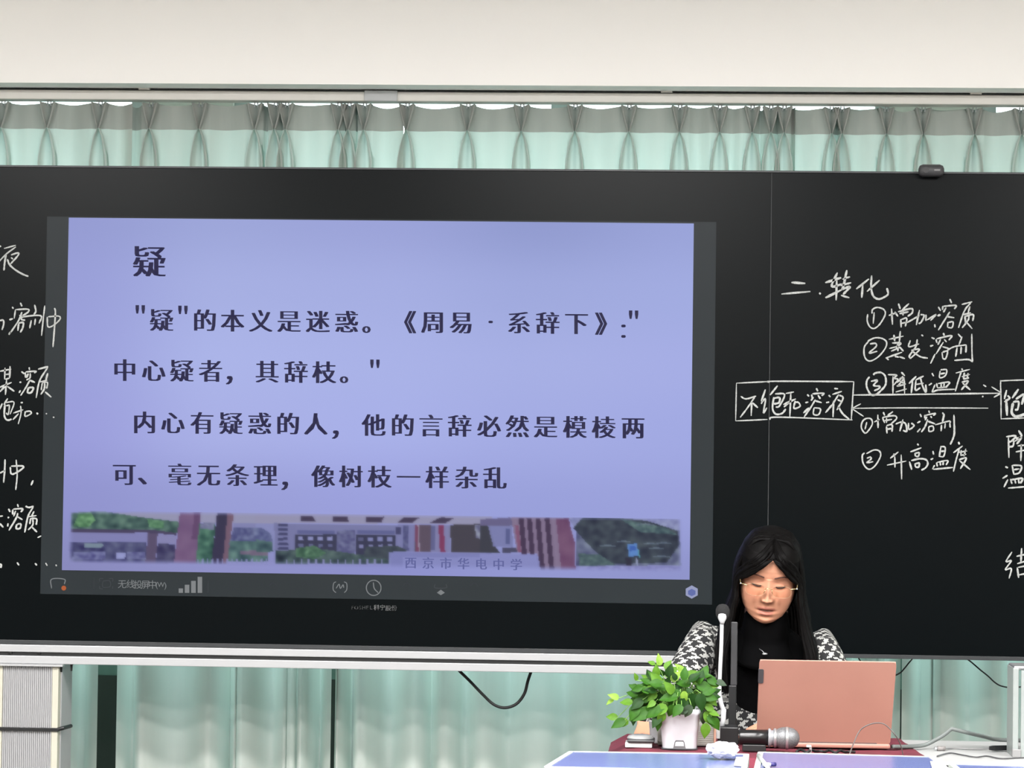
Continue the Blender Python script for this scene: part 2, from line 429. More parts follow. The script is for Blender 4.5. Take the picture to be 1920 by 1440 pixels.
slide = pixgrid('slide_picture', np.linspace(0, 1, 41), np.linspace(0, .83, 25), key, bb, -.0016)
slide['label'] = 'lit lavender slide'

# ---- banner photograph of a school gate along the foot of the slide, painted cell by cell
BW, BH = 588, 68
v0b, v1b = .83, 1.0
# banner raster coordinates are photo px: x 116..1296 , y along local slide rows
bu = np.linspace(0, 1, BW); bv = np.linspace(v0b, v1b, BH)
UU, VV = np.meshgrid(bu, bv)
PXX = (1-VV)*((1-UU)*129+UU*1301)+VV*((1-UU)*116+UU*1293)
PYY = (1-VV)*((1-UU)*408+UU*419)+VV*((1-UU)*1069+UU*1087)
IMG = key(UU, VV)
def blur(a, r):
    for _ in range(2):
        k = np.ones(2*r+1)/(2*r+1)
        a = np.apply_along_axis(lambda q: np.convolve(np.pad(q, r, 'edge'), k, 'valid'), 0, a)
        a = np.apply_along_axis(lambda q: np.convolve(np.pad(q, r, 'edge'), k, 'valid'), 1, a)
    return a
def inside(poly):
    m = np.zeros(PXX.shape, bool); n_ = len(poly)
    for i in range(n_):
        x1, y1 = poly[i]; x2, y2 = poly[(i+1) % n_]
        if y1 == y2: continue
        c = ((y1 > PYY) != (y2 > PYY)) & (PXX < (x2-x1)*(PYY-y1)/(y2-y1)+x1); m ^= c
    return m
rng = np.random.default_rng(4)
def nz(s, seed=0):
    r_ = np.random.default_rng(seed); a = r_.random(PXX.shape); a = blur(a, s); a = (a-a.mean())/a.std(); return a
NZ1, NZ2, NZ3 = nz(1, 1), nz(2, 2), nz(4, 3)
def fill(poly, c, a=1.0, n=0.0, nzf=None):
    m = inside(poly) if not isinstance(poly, np.ndarray) else poly
    cc = np.array(c, float)
    q = cc+(0 if nzf is None else (nzf[m]*n)[:, None]*np.array([.9, 1.0, .75]))
    IMG[m] = IMG[m]*(1-a)+q*a
def rect(x0, y0, x1, y1, c, **k): fill([(x0, y0), (x1, y0), (x1, y1), (x0, y1)], c, **k)
def crop(pts, ox, oy, s): return [(ox+x/s, oy+y/s) for x, y in pts]
A = lambda *p: crop(p, 60, 920, 4.3636)
B = lambda *p: crop(p, 480, 920, 4.3636)
C_ = lambda *p: crop(p, 900, 920, 4.0)
# sky/ceiling of the gate
fill(A((320, 175), (1930, 175), (1930, 265), (1100, 262), (640, 175)), (150, 150, 178))
fill(B((-10, 185), (1930, 195), (1930, 275), (-10, 265)), (150, 148, 176))
fill(A((320, 180), (560, 165), (880, 215), (1200, 255), (1200, 345), (320, 315)), (66, 98, 86), n=16, nzf=NZ2)
fill(A((380, 190), (480, 175), (520, 240), (460, 300), (340, 290)), (82, 132, 84), n=14, nzf=NZ1)
fill(A((940, 230), (1080, 250), (1080, 310), (960, 300)), (76, 124, 84), n=12, nzf=NZ1)
fill(A((320, 312), (960, 318), (1180, 345), (1180, 365), (1030, 350), (950, 345), (320, 340)), (64, 56, 84))
fill(A((290, 342), (955, 348), (945, 420), (290, 415)), (128, 128, 178))
fill(A((1040, 355), (1180, 372), (1170, 438), (1030, 428)), (134, 132, 176))
fill(A((300, 418), (940, 424), (925, 600), (300, 590)), (62, 64, 104), n=16, nzf=NZ2)
fill(A((340, 500), (600, 500), (600, 560), (330, 560)), (96, 98, 146), n=14, nzf=NZ1)
fill(A((780, 500), (930, 500), (925, 560), (780, 560)), (94, 96, 142), n=12, nzf=NZ1)
fill(A((690, 505), (765, 505), (762, 558), (690, 556)), (150, 155, 205))
fill(A((430, 430), (580, 432), (585, 455), (560, 468), (430, 465)), (118, 138, 150))
fill(A((950, 345), (1030, 350), (1010, 600), (925, 600)), (82, 70, 98))
fill(A((1030, 430), (1175, 440), (1170, 600), (1010, 600)), (58, 56, 92), n=12, nzf=NZ2)
fill(A((1210, 175), (1380, 175), (1365, 400), (1340, 600), (1160, 600), (1185, 400)), (112, 82, 118), n=5, nzf=NZ3)
fill(A((1330, 175), (1382, 175), (1365, 400), (1305, 400)), (92, 62, 98))
fill(A((1370, 265), (1500, 265), (1475, 600), (1340, 600)), (64, 110, 88), n=18, nzf=NZ2)
fill(A((1380, 265), (1495, 262), (1490, 320), (1375, 310)), (112, 116, 146), n=8, nzf=NZ1)
fill(A((1515, 180), (1605, 180), (1590, 400), (1560, 600), (1465, 600), (1490, 400)), (42, 38, 64))
fill(A((1600, 180), (1650, 190), (1600, 600), (1560, 600)), (112, 84, 100))
fill(A((1650, 265), (1930, 265), (1930, 400), (1640, 400)), (128, 130, 176))
fill(A((1650, 300), (1880, 300), (1930, 330), (1930, 440), (1610, 440)), (86, 92, 134), n=14, nzf=NZ1)
fill(A((1620, 410), (1930, 420), (1930, 580), (1600, 580)), (70, 104, 100), n=14, nzf=NZ2)
fill(A((1700, 490), (1930, 490), (1930, 530), (1700, 525)), (108, 96, 116), n=6, nzf=NZ2)
# middle building
fill(B((0, 268), (150, 268), (150, 500), (0, 500)), (134, 138, 186))
fill(B((0, 300), (60, 310), (120, 350), (140, 430), (0, 430)), (88, 96, 138), n=12, nzf=NZ1)
fill(B((0, 400), (130, 420), (140, 500), (0, 500)), (66, 98, 96), n=14, nzf=NZ2)
fill(B((150, 265), (330, 270), (320, 490), (150, 490)), (116, 118, 162))
for k in range(6): fill(B((185, 270+k*38), (262, 270+k*38), (262, 292+k*38), (180, 292+k*38)), (56, 58, 96))
fill(B((330, 275), (1150, 280), (1150, 500), (320, 500)), (118, 120, 164))
fill(B((340, 325), (640, 325), (640, 355), (340, 355)), (88, 92, 140)); fill(B((830, 325), (1130, 330), (1130, 358), (830, 355)), (88, 92, 140))
fill(B((320, 358), (660, 360), (655, 560), (310, 560)), (46, 48, 72)); fill(B((820, 362), (1140, 366), (1140, 560), (820, 560)), (44, 46, 70))
fill(B((665, 325), (810, 325), (810, 560), (660, 560)), (90, 92, 132), n=12, nzf=NZ1)
for x in (365, 445, 527, 605): fill(B((x-20, 375), (x+20, 375), (x+20, 405), (x-20, 405)), (142, 146, 194)); fill(B((x-16, 435), (x+20, 435), (x+20, 462), (x-16, 462)), (92, 96, 134))
for x in (857, 937, 1017, 1095): fill(B((x-20, 380), (x+20, 380), (x+20, 412), (x-20, 412)), (128, 132, 180) if x != 857 else (84, 86, 122)); fill(B((x-16, 440), (x+20, 440), (x+20, 468), (x-16, 468)), (128, 130, 174))
fill(B((1140, 280), (1300, 280), (1300, 500), (1140, 500)), (120, 122, 168)); fill(B((1140, 300), (1190, 300), (1190, 360), (1140, 358)), (58, 58, 96)); fill(B((1205, 285), (1250, 285), (1250, 490), (1205, 490)), (74, 76, 120), n=12, nzf=NZ1)
fill(B((160, 490), (560, 480), (820, 520), (1090, 540), (1090, 600), (160, 600)), (54, 74, 74), n=14, nzf=NZ2)
fill(B((330, 470), (480, 450), (580, 510), (480, 560), (330, 540)), (68, 108, 78), n=16, nzf=NZ1)
fill(B((900, 460), (1150, 450), (1240, 490), (1090, 560), (880, 540)), (48, 58, 66), n=8, nzf=NZ2)
for pts in (((365, 205), (460, 208), (490, 250), (370, 250)), ((630, 208), (755, 212), (755, 255), (632, 252)), ((905, 212), (1050, 212), (1025, 258), (895, 255)),
            ((1215, 215), (1340, 218), (1280, 262), (1165, 258)), ((1510, 218), (1625, 222), (1545, 268), (1425, 262))):
    fill(B(*pts), (58, 48, 72))
fill(B((1300, 275), (1430, 278), (1430, 500), (1300, 500)), (84, 70, 84)); fill(B((1300, 278), (1325, 278), (1330, 500), (1305, 500)), (112, 58, 84)); fill(B((1322, 278), (1334, 278), (1340, 500), (1330, 500)), (152, 140, 160))
fill(B((1430, 278), (1590, 280), (1590, 500), (1430, 500)), (126, 126, 168)); fill(B((1432, 285), (1465, 285), (1465, 490), (1432, 490)), (90, 92, 136))
fill(B((1492, 280), (1535, 280), (1548, 500), (1505, 500)), (122, 46, 82))
fill(B((1590, 280), (1930, 270), (1930, 510), (1595, 500)), (58, 54, 62)); fill(B((1790, 280), (1930, 280), (1900, 400), (1800, 390)), (110, 112, 140), n=16, nzf=NZ1)
fill(C_((0, 265), (60, 265), (100, 400), (150, 465), (0, 465)), (48, 50, 58))
fill(C_((0, 215), (230, 200), (250, 265), (0, 265)), (98, 92, 130))
fill(C_((60, 262), (240, 262), (250, 425), (100, 420)), (120, 124, 172)); fill(C_((190, 285), (222, 285), (222, 400), (195, 400)), (80, 86, 134))
fill(C_((250, 425), (280, 425), (285, 465), (170, 465), (170, 425)), (64, 64, 90))
fill(C_((235, 200), (660, 205), (715, 400), (715, 600), (460, 600), (430, 470), (280, 465), (250, 300)), (130, 112, 138))
for x in (290, 350, 415, 485): fill(C_((x, 205), (x+38, 205), (x+72, 600), (x+34, 600)), (58, 40, 66))
fill(C_((262, 262), (290, 262), (310, 465), (285, 465)), (128, 78, 106))
fill(C_((570, 210), (665, 205), (690, 320), (715, 400), (715, 600), (610, 600)), (106, 66, 98), n=5, nzf=NZ3)
fill(C_((660, 200), (1500, 200), (1500, 300), (720, 300)), (132, 138, 180), n=8, nzf=NZ1)
fill(C_((720, 290), (1500, 300), (1510, 560), (720, 565)), (92, 100, 128), n=14, nzf=NZ2)
fill(C_((770, 200), (1010, 200), (1250, 225), (1480, 300), (1500, 400), (1400, 540), (1000, 550), (880, 470), (800, 390), (700, 280)), (44, 54, 64), n=9, nzf=NZ2)
fill(C_((1050, 210), (1400, 280), (1480, 330), (1200, 310)), (66, 92, 92), n=12, nzf=NZ1)
for (x, y) in ((1280, 395), (1320, 430), (1360, 490), (1380, 390), (960, 410), (1080, 380), (1240, 250)): fill(C_((x-70, y+6), (x, y-8), (x+80, y+10), (x, y+6)), (92, 108, 120), n=8, nzf=NZ1)
fill(C_((740, 470), (900, 480), (1020, 560), (740, 565)), (68, 92, 92), n=8, nzf=NZ1)
fill(C_((1090, 500), (1140, 500), (1135, 600), (1100, 600)), (34, 34, 50))
fill(C_((1105, 400), (1180, 396), (1185, 490), (1115, 495)), (84, 132, 196)); fill(C_((1120, 415), (1165, 412), (1168, 450), (1124, 452)), (52, 92, 170)); fill(C_((1182, 400), (1200, 500), (1190, 500)), (80, 160, 170)); fill(C_((1165, 500), (1178, 500), (1190, 575), (1176, 575)), (150, 160, 190))
# kerb, fence and stone sign in front
fill(A((300, 595), (1930, 600), (1930, 650), (300, 640)), (126, 128, 180), n=5, nzf=NZ2)
for k in range(15): x = 1350+k*40; fill(A((x, 560), (x+14, 556), (x+14, 606), (x, 606)), (132, 136, 184))
for k in range(16): x = 245+k*60; fill(B((x, 562), (x+13, 562), (x+13, 625), (x, 625)), (134, 136, 184))
fill(B((0, 610), (1090, 610), (1090, 680), (0, 670)), (128, 130, 186))
fill(C_((720, 565), (1510, 565), (1520, 625), (720, 625)), (134, 136, 190), n=10, nzf=NZ1)
fill(B((1085, 500), (1930, 505), (1930, 690), (1085, 670)), (134, 138, 194)); fill(B((1100, 505), (1930, 512), (1930, 545), (1200, 545), (1200, 650), (1100, 650)), (122, 126, 182))
fill(C_((0, 470), (430, 478), (460, 620), (0, 640)), (134, 138, 194))
# feathered edge of the pasted photograph
IM2 = np.stack([(IMG[..., i]+blur(IMG[..., i], 1))/2 for i in range(3)], -1)*.87+np.array([96, 96, 140])*.13
ex = np.clip((PXX-126)/14, 0, 1)*np.clip((1283-PXX)/14, 0, 1)
ytop = 952+(PXX-130)*0.0115; ybot = 1058+(PXX-130)*.0155
ey = np.clip((PYY-ytop)/14, 0, 1)*np.clip((ybot-PYY)/14, 0, 1)
al = (ex*ey)[..., None]; al = al*al*(3-2*al)
FIN = key(UU, VV)*(1-al)+IM2*al
ban = pixgrid('banner_picture', bu, bv, lambda a, b: FIN, bb, -.0016)
ban['label'] = 'strip photograph of a school gate, trees and buildings'

# ---- glyphs from the built-in font, made into flat meshes
GL = {}
def glyph(ch, off=0.0):
    if (ch, off) in GL: return GL[(ch, off)]
    c = bpy.data.curves.new('g', 'FONT'); c.body = ch; c.size = 1; c.resolution_u = 2; c.offset = off
    o = bpy.data.objects.new('g', c); COL.objects.link(o)
    dg = bpy.context.evaluated_depsgraph_get(); dg.update()
    me = bpy.data.meshes.new_from_object(o.evaluated_get(dg))
    GL[(ch, off)] = ([v.co.copy() for v in me.vertices], [tuple(p.vertices) for p in me.polygons])
    bpy.data.objects.remove(o); bpy.data.meshes.remove(me)
    return GL[(ch, off)]
def text(name, items, m, y, parent, slope=.0095, weight=0.085, label=None):
    """items: (char, centre px x, centre px y, size px); heavier verticals by repeating the glyph sideways"""
    for ch, x, yy, s in items:
        mb = MB()
        V, Fc = glyph(ch, -.007 if weight > .06 else 0.0)
        if ch in '"': cx, cy = .177, .59
        elif ord(ch) < 0x2000: cx, cy = (min(v.x for v in V)+max(v.x for v in V))/2, .36
        elif ch in '。，、：·': cx, cy = (min(v.x for v in V)+max(v.x for v in V))/2, (min(v.y for v in V)+max(v.y for v in V))/2
        elif ch in '《》': cx, cy = (min(v.x for v in V)+max(v.x for v in V))/2, .38
        else: cx, cy = .5, .38
        reps = (-weight/2, weight/2) if weight else (0,)
        if weight > .03: reps = (-weight/2, -weight/6, weight/6, weight/2)
        if ch == '"': reps = (-.012, .012)
        for r in reps:
            mb.add([P(x+(v.x-cx+r)*s, yy-(v.y-cy)*s+slope*(v.x-cx)*s, y) for v in V], Fc)
        mb.build(name, m, parent, label=label)
M_ink = mat('slide_ink', (50, 48, 78), 0.6, var=0.0, emit=1.0)
def row(chars, xs, y0_, x0_, sl, s): return [(c, x, y0_+(x-x0_)*sl, s) for c, x in zip(chars, xs)]
text('slide_character', [('疑', 280, 490, 63)], M_ink, -.0022, bb, weight=.08)
L1 = row('疑的本义是迷惑', (303, 384, 436, 489, 542, 596, 650), 600, 303, .0095, 45)+row('周易', (812, 865), 604, 812, .0095, 45)+row('系辞下', (973, 1027, 1081), 605, 973, .0095, 45)
L1 += [('"', 263, 580, 66), ('"', 343, 581, 66), ('。', 687, 618, 44), ('《', 769, 604, 46), ('·', 920, 603, 46), ('》', 1127, 607, 46), ('：', 1169, 621, 40), ('"', 1188, 590, 66)]
text('slide_character', L1, M_ink, -.0022, bb)
text('slide_character', row('中心疑者', (234, 288, 341, 395), 694, 234, .0095, 45)+row('其辞枝', (501, 555, 608), 697, 501, .0095, 45)+[('，', 430, 713, 50), ('。', 645, 712, 44), ('"', 703, 682, 66)], M_ink, -.0022, bb)
text('slide_character', row('内心有疑惑的人', (271, 324, 379, 433, 487, 540, 592), 792, 271, .0095, 45)+row('他的言辞必然是模棱两', (701, 755, 808, 862, 917, 970, 1023, 1078, 1132, 1187), 797, 701, .0095, 45)+[('，', 629, 815, 50)], M_ink, -.0022, bb)
text('slide_character', row('可毫无条理', (233, 337, 391, 445, 498), 889, 233, .0095, 45)+row('像树枝一样杂乱', (606, 658, 712, 766, 820, 875, 928), 893, 606, .0095, 45)+[('、', 267, 902, 50), ('，', 534, 911, 50)], M_ink, -.0022, bb)
M_sign = mat('sign_letters', (98, 102, 156), 0.6, var=0.0, emit=1.0)
text('slide_character', [(c, 770+i*33, 1055+i*.6, 23) for i, c in enumerate('西京市华电中学')], M_sign, -.0022, bb, weight=.05)
M_ui = mat('interface_grey', (128, 131, 133), 0.6, var=0.0, emit=1.0)
M_ui2 = mat('interface_dim', (62, 66, 70), 0.6, var=0.0, emit=1.0)
M_uiO = mat('interface_orange', (176, 92, 52), 0.6, var=0.0, emit=1.0)
M_uiB = mat('interface_blue', (96, 108, 168), 0.6, var=0.0, emit=1.0)
M_uiL = mat('interface_pale', (150, 156, 190), 0.6, var=0.0, emit=1.0)
text('toolbar_character', [('无', 229, 1095, 17), ('线', 245, 1095, 17), ('投', 259, 1096, 17), ('屏', 273, 1096, 17), ('中', 286, 1096, 17), ('(', 294, 1096, 15), ('W', 302, 1096, 13), (')', 310, 1097, 15)], M_ui, -.002, bb, weight=0)
text('maker_mark_letter', [('科', 706, 1139, 11), ('宁', 717, 1139, 11), ('股', 728, 1140, 11), ('份', 739, 1140, 11)], mat('maker_print', (118, 120, 122), .7), -.002, bb, weight=.02)
text('maker_mark_letter', [(c, 661+i*7, 1139, 10) for i, c in enumerate('FOSHELL')][:6], mat('maker_print_dim', (70, 72, 74), .7), -.002, bb, weight=.02)

def ribbon(mb, pts, wpx, y, h=.0008, wob=0.0, rs=random):
    """flat stroke of width wpx (photo px) through photo px points, lying on the plane Y=y"""
    q = cr([Vector((a, b, 0)) for a, b in pts], 6 if len(pts) > 2 else 4)
    n_ = len(q); L = []; Rr = []
    for i in range(n_):
        t = q[min(i+1, n_-1)]-q[max(i-1, 0)]
        t = t.normalized() if t.length > 1e-6 else Vector((1, 0, 0))
        nn = Vector((-t.y, t.x, 0)); ww = wpx/2*(1+wob*rs.uniform(-1, 1))
        if i == 0 or i == n_-1: ww *= .55
        L.append(q[i]+nn*ww); Rr.append(q[i]-nn*ww)
    v = [P(a.x, a.y, y) for a in L]+[P(a.x, a.y, y) for a in Rr]
    v += [p+Vector((0, -h, 0)) for p in v]
    N2 = n_; f = []
    for i in range(n_-1):
        a, b, c, d = i, i+1, N2+i+1, N2+i
        f.append((2*N2+a, 2*N2+b, 2*N2+c, 2*N2+d))
        f.append((a, b, 2*N2+b, 2*N2+a)); f.append((d, c, 2*N2+c, 2*N2+d))
    mb.add(v, f)
def strokes(name, groups, y, parent, m, wpx, wob=0, label=None):
    mb = MB()
    for g in groups: ribbon(mb, g, wpx, y, wob=wob)
    return mb.build(name, m, parent, label=label)
YU = -.0014
Aq = lambda *p: crop(p, 60, 920, 4.3636); Bq = lambda *p: crop(p, 480, 920, 4.3636)
strokes('toolbar_icon', [Aq((160, 800), (160, 725), (265, 725), (265, 765))], YU, bb, M_ui, 1.8)
MB().prism([P(*(Aq((260+20*cos(t*pi/6), 797+20*sin(t*pi/6)))[0]), YU-.0008) for t in range(12)], (0, .0006, 0)).build('toolbar_icon', M_uiO, bb, label='orange dot')
strokes('toolbar_icon', [Aq((555, 745), (555, 720), (585, 720)), Aq((630, 720), (660, 720), (660, 745)), Aq((555, 780), (555, 800), (580, 805)), Aq((660, 780), (660, 802)), Aq((580, 740), (635, 738), (638, 785), (580, 788), (580, 742))], YU, bb, M_ui2, 1.6)
for (x0, x1, yt) in ((1200, 1235, 800), (1250, 1287, 770), (1302, 1340, 738), (1355, 1392, 705)):
    MB().prism([P(*p, YU-.0004) for p in Aq((x0, yt), (x1, yt), (x1, 836), (x0, 836))], (0, .0006, 0)).build('signal_bar', M_ui, bb)
strokes('toolbar_divider', [Aq((508, 712), (506, 800))], YU, bb, M_ui2, 1)
strokes('toolbar_divider', [Aq((1442, 735), (1440, 835))], YU, bb, M_ui2, 1)
strokes('toolbar_icon', [Bq((655, 745), (635, 760), (632, 810), (655, 835)), Bq((720, 745), (742, 760), (742, 810), (722, 835)), Bq((655, 800), (680, 765), (690, 800), (712, 770), (718, 795))], YU, bb, M_ui, 1.6)
strokes('toolbar_icon', [[(*(Bq((963+60*cos(t*pi/12), 795+62*sin(t*pi/12)))[0]),) for t in range(25)], Bq((960, 750), (968, 800), (1000, 835))], YU, bb, M_ui, 1.8)
strokes('toolbar_icon', [Bq((1465, 765), (1465, 795), (1555, 795), (1555, 765))], YU, bb, M_ui2, 1.6)
MB().prism([P(*p, YU-.0004) for p in Bq((1480, 835), (1512, 810), (1545, 835), (1512, 855))], (0, .0006, 0)).build('toolbar_icon', M_ui, bb)
for cx in (140, 410, 1235, 1785): strokes('toolbar_icon', [Bq((cx-35, 780), (cx, 755), (cx+35, 785))], YU, bb, mat('interface_faint', (44, 47, 54), .6, var=0, emit=1), 1.4)
hx = [(1297+13*sin(t*pi/3), 1110-12.5*cos(t*pi/3)) for t in range(6)]
MB().prism([P(*p, YU-.0004) for p in hx], (0, .0006, 0)).build('app_icon', M_uiL, bb, label='pale hexagonal icon at the screen corner')
MB().prism([P(1297+(x-1297)*.62, 1111+(y_-1110)*.55, YU-.0008) for x, y_ in hx], (0, .0004, 0)).build('app_icon', M_uiB, bb)

# ---- chalk handwriting
def HW(ox, oy, s, *gs): return [[(ox+x/s, oy+y/s) for x, y in g] for g in gs]
def W(groups, wpx=3.0, y=-.0002, label=None):
    mb = MB(); rs = random.Random(len(groups)*7)
    for g in groups:
        ribbon(mb, g, wpx*rs.uniform(.85, 1.15), y, wob=.18, rs=rs)
    return mb.build('chalk_writing', M_chalk, bb, label=label)
c1 = (1360, 480, 4.236); c2 = (1590, 540, 5.818); c3 = (1590, 690, 5.818)
W(HW(*c1, [(525, 210), (635, 218)], [(445, 302), (675, 282)], [(745, 292), (758, 303)],
   [(793, 212), (920, 172)], [(890, 132), (845, 240), (930, 222)], [(885, 190), (880, 352)], [(795, 332), (925, 268)],
   [(930, 185), (990, 165)], [(915, 235), (1000, 212)], [(965, 112), (938, 240), (930, 262), (990, 245), (935, 305)], [(918, 312), (985, 332)],
   [(1140, 182), (1040, 262)], [(1092, 225), (1083, 332)], [(1225, 192), (1125, 282)], [(1162, 155), (1158, 250), (1175, 318), (1215, 342), (1255, 330), (1292, 303), (1283, 254)]), 3.8, label='chalk heading')
W(HW(*c1, [(88, 1010), (330, 998)], [(350, 1005), (390, 995), (1022, 998)], [(1020, 998), (1000, 1300)], [(80, 1310), (335, 1298)], [(350, 1300), (420, 1280), (1010, 1302)], [(88, 1010), (82, 1312)]), 2.6, label='chalk box')
YO = [(650, 1100), (665, 1115)], [(635, 1165), (660, 1160)], [(620, 1248), (665, 1205)], [(722, 1050), (735, 1075)], [(685, 1100), (690, 1130)], [(690, 1095), (780, 1090), (765, 1110)], [(700, 1120), (680, 1150)], [(735, 1105), (755, 1135)], [(715, 1140), (680, 1200), (625, 1280)], [(715, 1150), (765, 1165)], [(705, 1205), (700, 1255), (740, 1260), (755, 1215), (705, 1205)]
W(HW(*c1, [(122, 1115), (165, 1135), (245, 1112)], [(235, 1118), (180, 1200), (118, 1282)], [(210, 1160), (205, 1270)], [(215, 1165), (258, 1205)],
   [(318, 1060), (290, 1150), (320, 1130)], [(300, 1140), (285, 1175)], [(322, 1135), (303, 1245), (330, 1205)], [(415, 1030), (355, 1105)], [(395, 1095), (470, 1100), (430, 1190), (400, 1200)], [(385, 1130), (430, 1125), (425, 1165), (385, 1175)], [(385, 1120), (375, 1210), (400, 1255), (450, 1250), (480, 1215)],
   [(480, 1092), (545, 1080)], [(460, 1180), (560, 1135)], [(520, 1090), (512, 1280)], [(510, 1160), (465, 1200)], [(555, 1150), (545, 1210), (592, 1195), (582, 1165), (555, 1160)], *YO,
   [(820, 1105), (835, 1120)], [(800, 1165), (825, 1160)], [(795, 1245), (850, 1180)], [(865, 1052), (895, 1055)], [(850, 1100), (925, 1075)], [(900, 1100), (850, 1180)], [(860, 1150), (855, 1280)], [(905, 1105), (935, 1130), (885, 1225)], [(890, 1140), (930, 1160)], [(895, 1190), (930, 1250), (985, 1298)]), 3.2)
W(HW(*c2, [(215, 285), (210, 360), (240, 425), (290, 440), (350, 390), (405, 290), (390, 235), (320, 212), (268, 235), (262, 280)], [(285, 265), (275, 390)],
   [(445, 300), (530, 270)], [(475, 225), (485, 400)], [(550, 170), (570, 230)], [(665, 170), (590, 240)], [(510, 260), (545, 310)], [(545, 260), (690, 225), (700, 270), (650, 310)], [(600, 250), (600, 300)], [(560, 280), (660, 260)], [(575, 340), (580, 430)], [(580, 345), (640, 330), (625, 420)], [(585, 385), (635, 375)],
   [(640, 380), (780, 300)], [(780, 240), (745, 405)], [(790, 290), (830, 300), (800, 370), (770, 390)], [(850, 290), (850, 360)], [(860, 350), (960, 290), (900, 355)],
   [(985, 205), (1010, 250)], [(975, 305), (1010, 290)], [(945, 395), (950, 430)], [(1110, 120), (1130, 165)], [(1035, 195), (1030, 240)], [(1035, 200), (1175, 190), (1160, 230)], [(1070, 215), (1040, 265)], [(1110, 260), (1060, 340), (985, 460)], [(1070, 310), (1160, 325)], [(1090, 370), (1085, 430)], [(1095, 375), (1145, 370), (1135, 430), (1090, 430)],
   [(1240, 180), (1355, 150)], [(1340, 160), (1270, 250), (1205, 435)], [(1330, 200), (1310, 270)], [(1260, 290), (1340, 270)], [(1275, 300), (1285, 400)], [(1280, 310), (1365, 290), (1360, 360)], [(1320, 300), (1310, 350), (1245, 435)], [(1290, 370), (1355, 445)]), 3.1)
W(HW(*c2, [(225, 580), (180, 640), (175, 720), (200, 780), (250, 795), (330, 750), (405, 660), (420, 590), (370, 550), (290, 545), (215, 580)], [(240, 610), (300, 605), (305, 640), (230, 710), (320, 690)],
   [(445, 560), (605, 525)], [(500, 510), (510, 580)], [(570, 470), (560, 590)], [(480, 600), (575, 600), (520, 650)], [(540, 600), (545, 690)], [(450, 660), (530, 640)], [(470, 690), (560, 650)], [(560, 640), (605, 690)], [(410, 765), (590, 700)], [(420, 765), (445, 785)], [(510, 745), (555, 755)], [(560, 750), (620, 770)],
   [(680, 570), (665, 640), (775, 610)], [(755, 560), (740, 640), (670, 740), (690, 770)], [(800, 510), (820, 525)], [(690, 680), (780, 670), (680, 770)], [(700, 690), (790, 750), (870, 765)],
   [(910, 540), (945, 555)], [(895, 635), (930, 625)], [(900, 825), (950, 720)], [(1040, 490), (1050, 520)], [(960, 560), (970, 600)], [(965, 555), (1125, 520), (1100, 570)], [(1010, 560), (980, 620)], [(1050, 560), (1075, 590)], [(1040, 590), (960, 720)], [(1030, 640), (1100, 660)], [(1025, 700), (1035, 775)], [(1030, 700), (1085, 690), (1065, 770), (1035, 770)],
   [(1200, 500), (1240, 545)], [(1245, 530), (1210, 620)], [(1080, 680), (1160, 640), (1290, 620)], [(1190, 650), (1175, 750)], [(1235, 640), (1230, 720)], [(1290, 620), (1285, 705)], [(1350, 500), (1352, 700), (1358, 810)], [(1160, 790), (1310, 780), (1355, 805)]), 3.0)
DU = lambda dx, dy: [[(x+dx, y_+dy) for x, y_ in g] for g in ([(1240, 5), (1250, 25)], [(1175, 55), (1330, 15)], [(1235, 40), (1200, 150), (1170, 255)], [(1270, 50), (1258, 115)], [(1240, 95), (1330, 70)], [(1310, 55), (1300, 110)], [(1255, 120), (1320, 108)], [(1240, 155), (1310, 145), (1235, 240)], [(1250, 165), (1335, 240)])]
W(HW(*c3, [(235, 95), (205, 140), (205, 210), (245, 285), (290, 295), (350, 255), (410, 180), (405, 90), (360, 50), (300, 55), (275, 75)], [(250, 145), (320, 135), (280, 190), (345, 200), (335, 225), (285, 248)],
   [(435, 72), (530, 78), (495, 112)], [(490, 90), (490, 280)], [(500, 115), (545, 125), (500, 185)], [(580, 45), (620, 85)], [(600, 90), (535, 160)], [(560, 115), (610, 112), (540, 200)], [(560, 140), (630, 178)], [(530, 198), (620, 180)], [(520, 262), (640, 228)], [(612, 110), (618, 280)],
   [(745, 90), (665, 170)], [(705, 140), (690, 275)], [(825, 88), (740, 130)], [(742, 130), (735, 240), (790, 215)], [(740, 180), (825, 165)], [(790, 110), (815, 200), (850, 265), (848, 180)],
   [(915, 55), (935, 90)], [(880, 190), (915, 165)], [(915, 265), (950, 180)], [(1005, 30), (1000, 105), (1060, 85), (1075, 20), (1010, 20)], [(1005, 65), (1060, 55)], [(980, 170), (1105, 155), (1065, 215)], [(965, 165), (975, 215)], [(1015, 165), (1018, 215)], [(1050, 160), (1045, 210)], [(975, 217), (1070, 208)], [(920, 265), (985, 240), (1165, 232)], *DU(0, 0)), 3.0)
W(HW(*c3, [(55, 295), (700, 288), (1665, 275)], [(1565, 205), (1670, 270)], [(1670, 275), (1590, 320)], [(50, 440), (600, 435), (1530, 438)], [(140, 390), (45, 440)], [(45, 445), (170, 528)], [(1475, 183), (1508, 205)], [(1462, 308), (1478, 314)]), 2.5, label='chalk arrows')
W(HW(*c3, [(1935, 130), (1690, 140), (1665, 155), (1668, 300), (1670, 560)], [(1670, 555), (1935, 545)]), 2.6)
W(HW(*c3, [(1730, 240), (1705, 340)], [(1705, 370), (1762, 330), (1740, 300)], [(1725, 340), (1735, 520)], [(1860, 230), (1790, 330)], [(1830, 340), (1920, 290), (1895, 400)], [(1800, 370), (1860, 370), (1850, 450), (1820, 455)], [(1800, 380), (1785, 480), (1820, 525), (1880, 520), (1935, 500)]), 4.2)
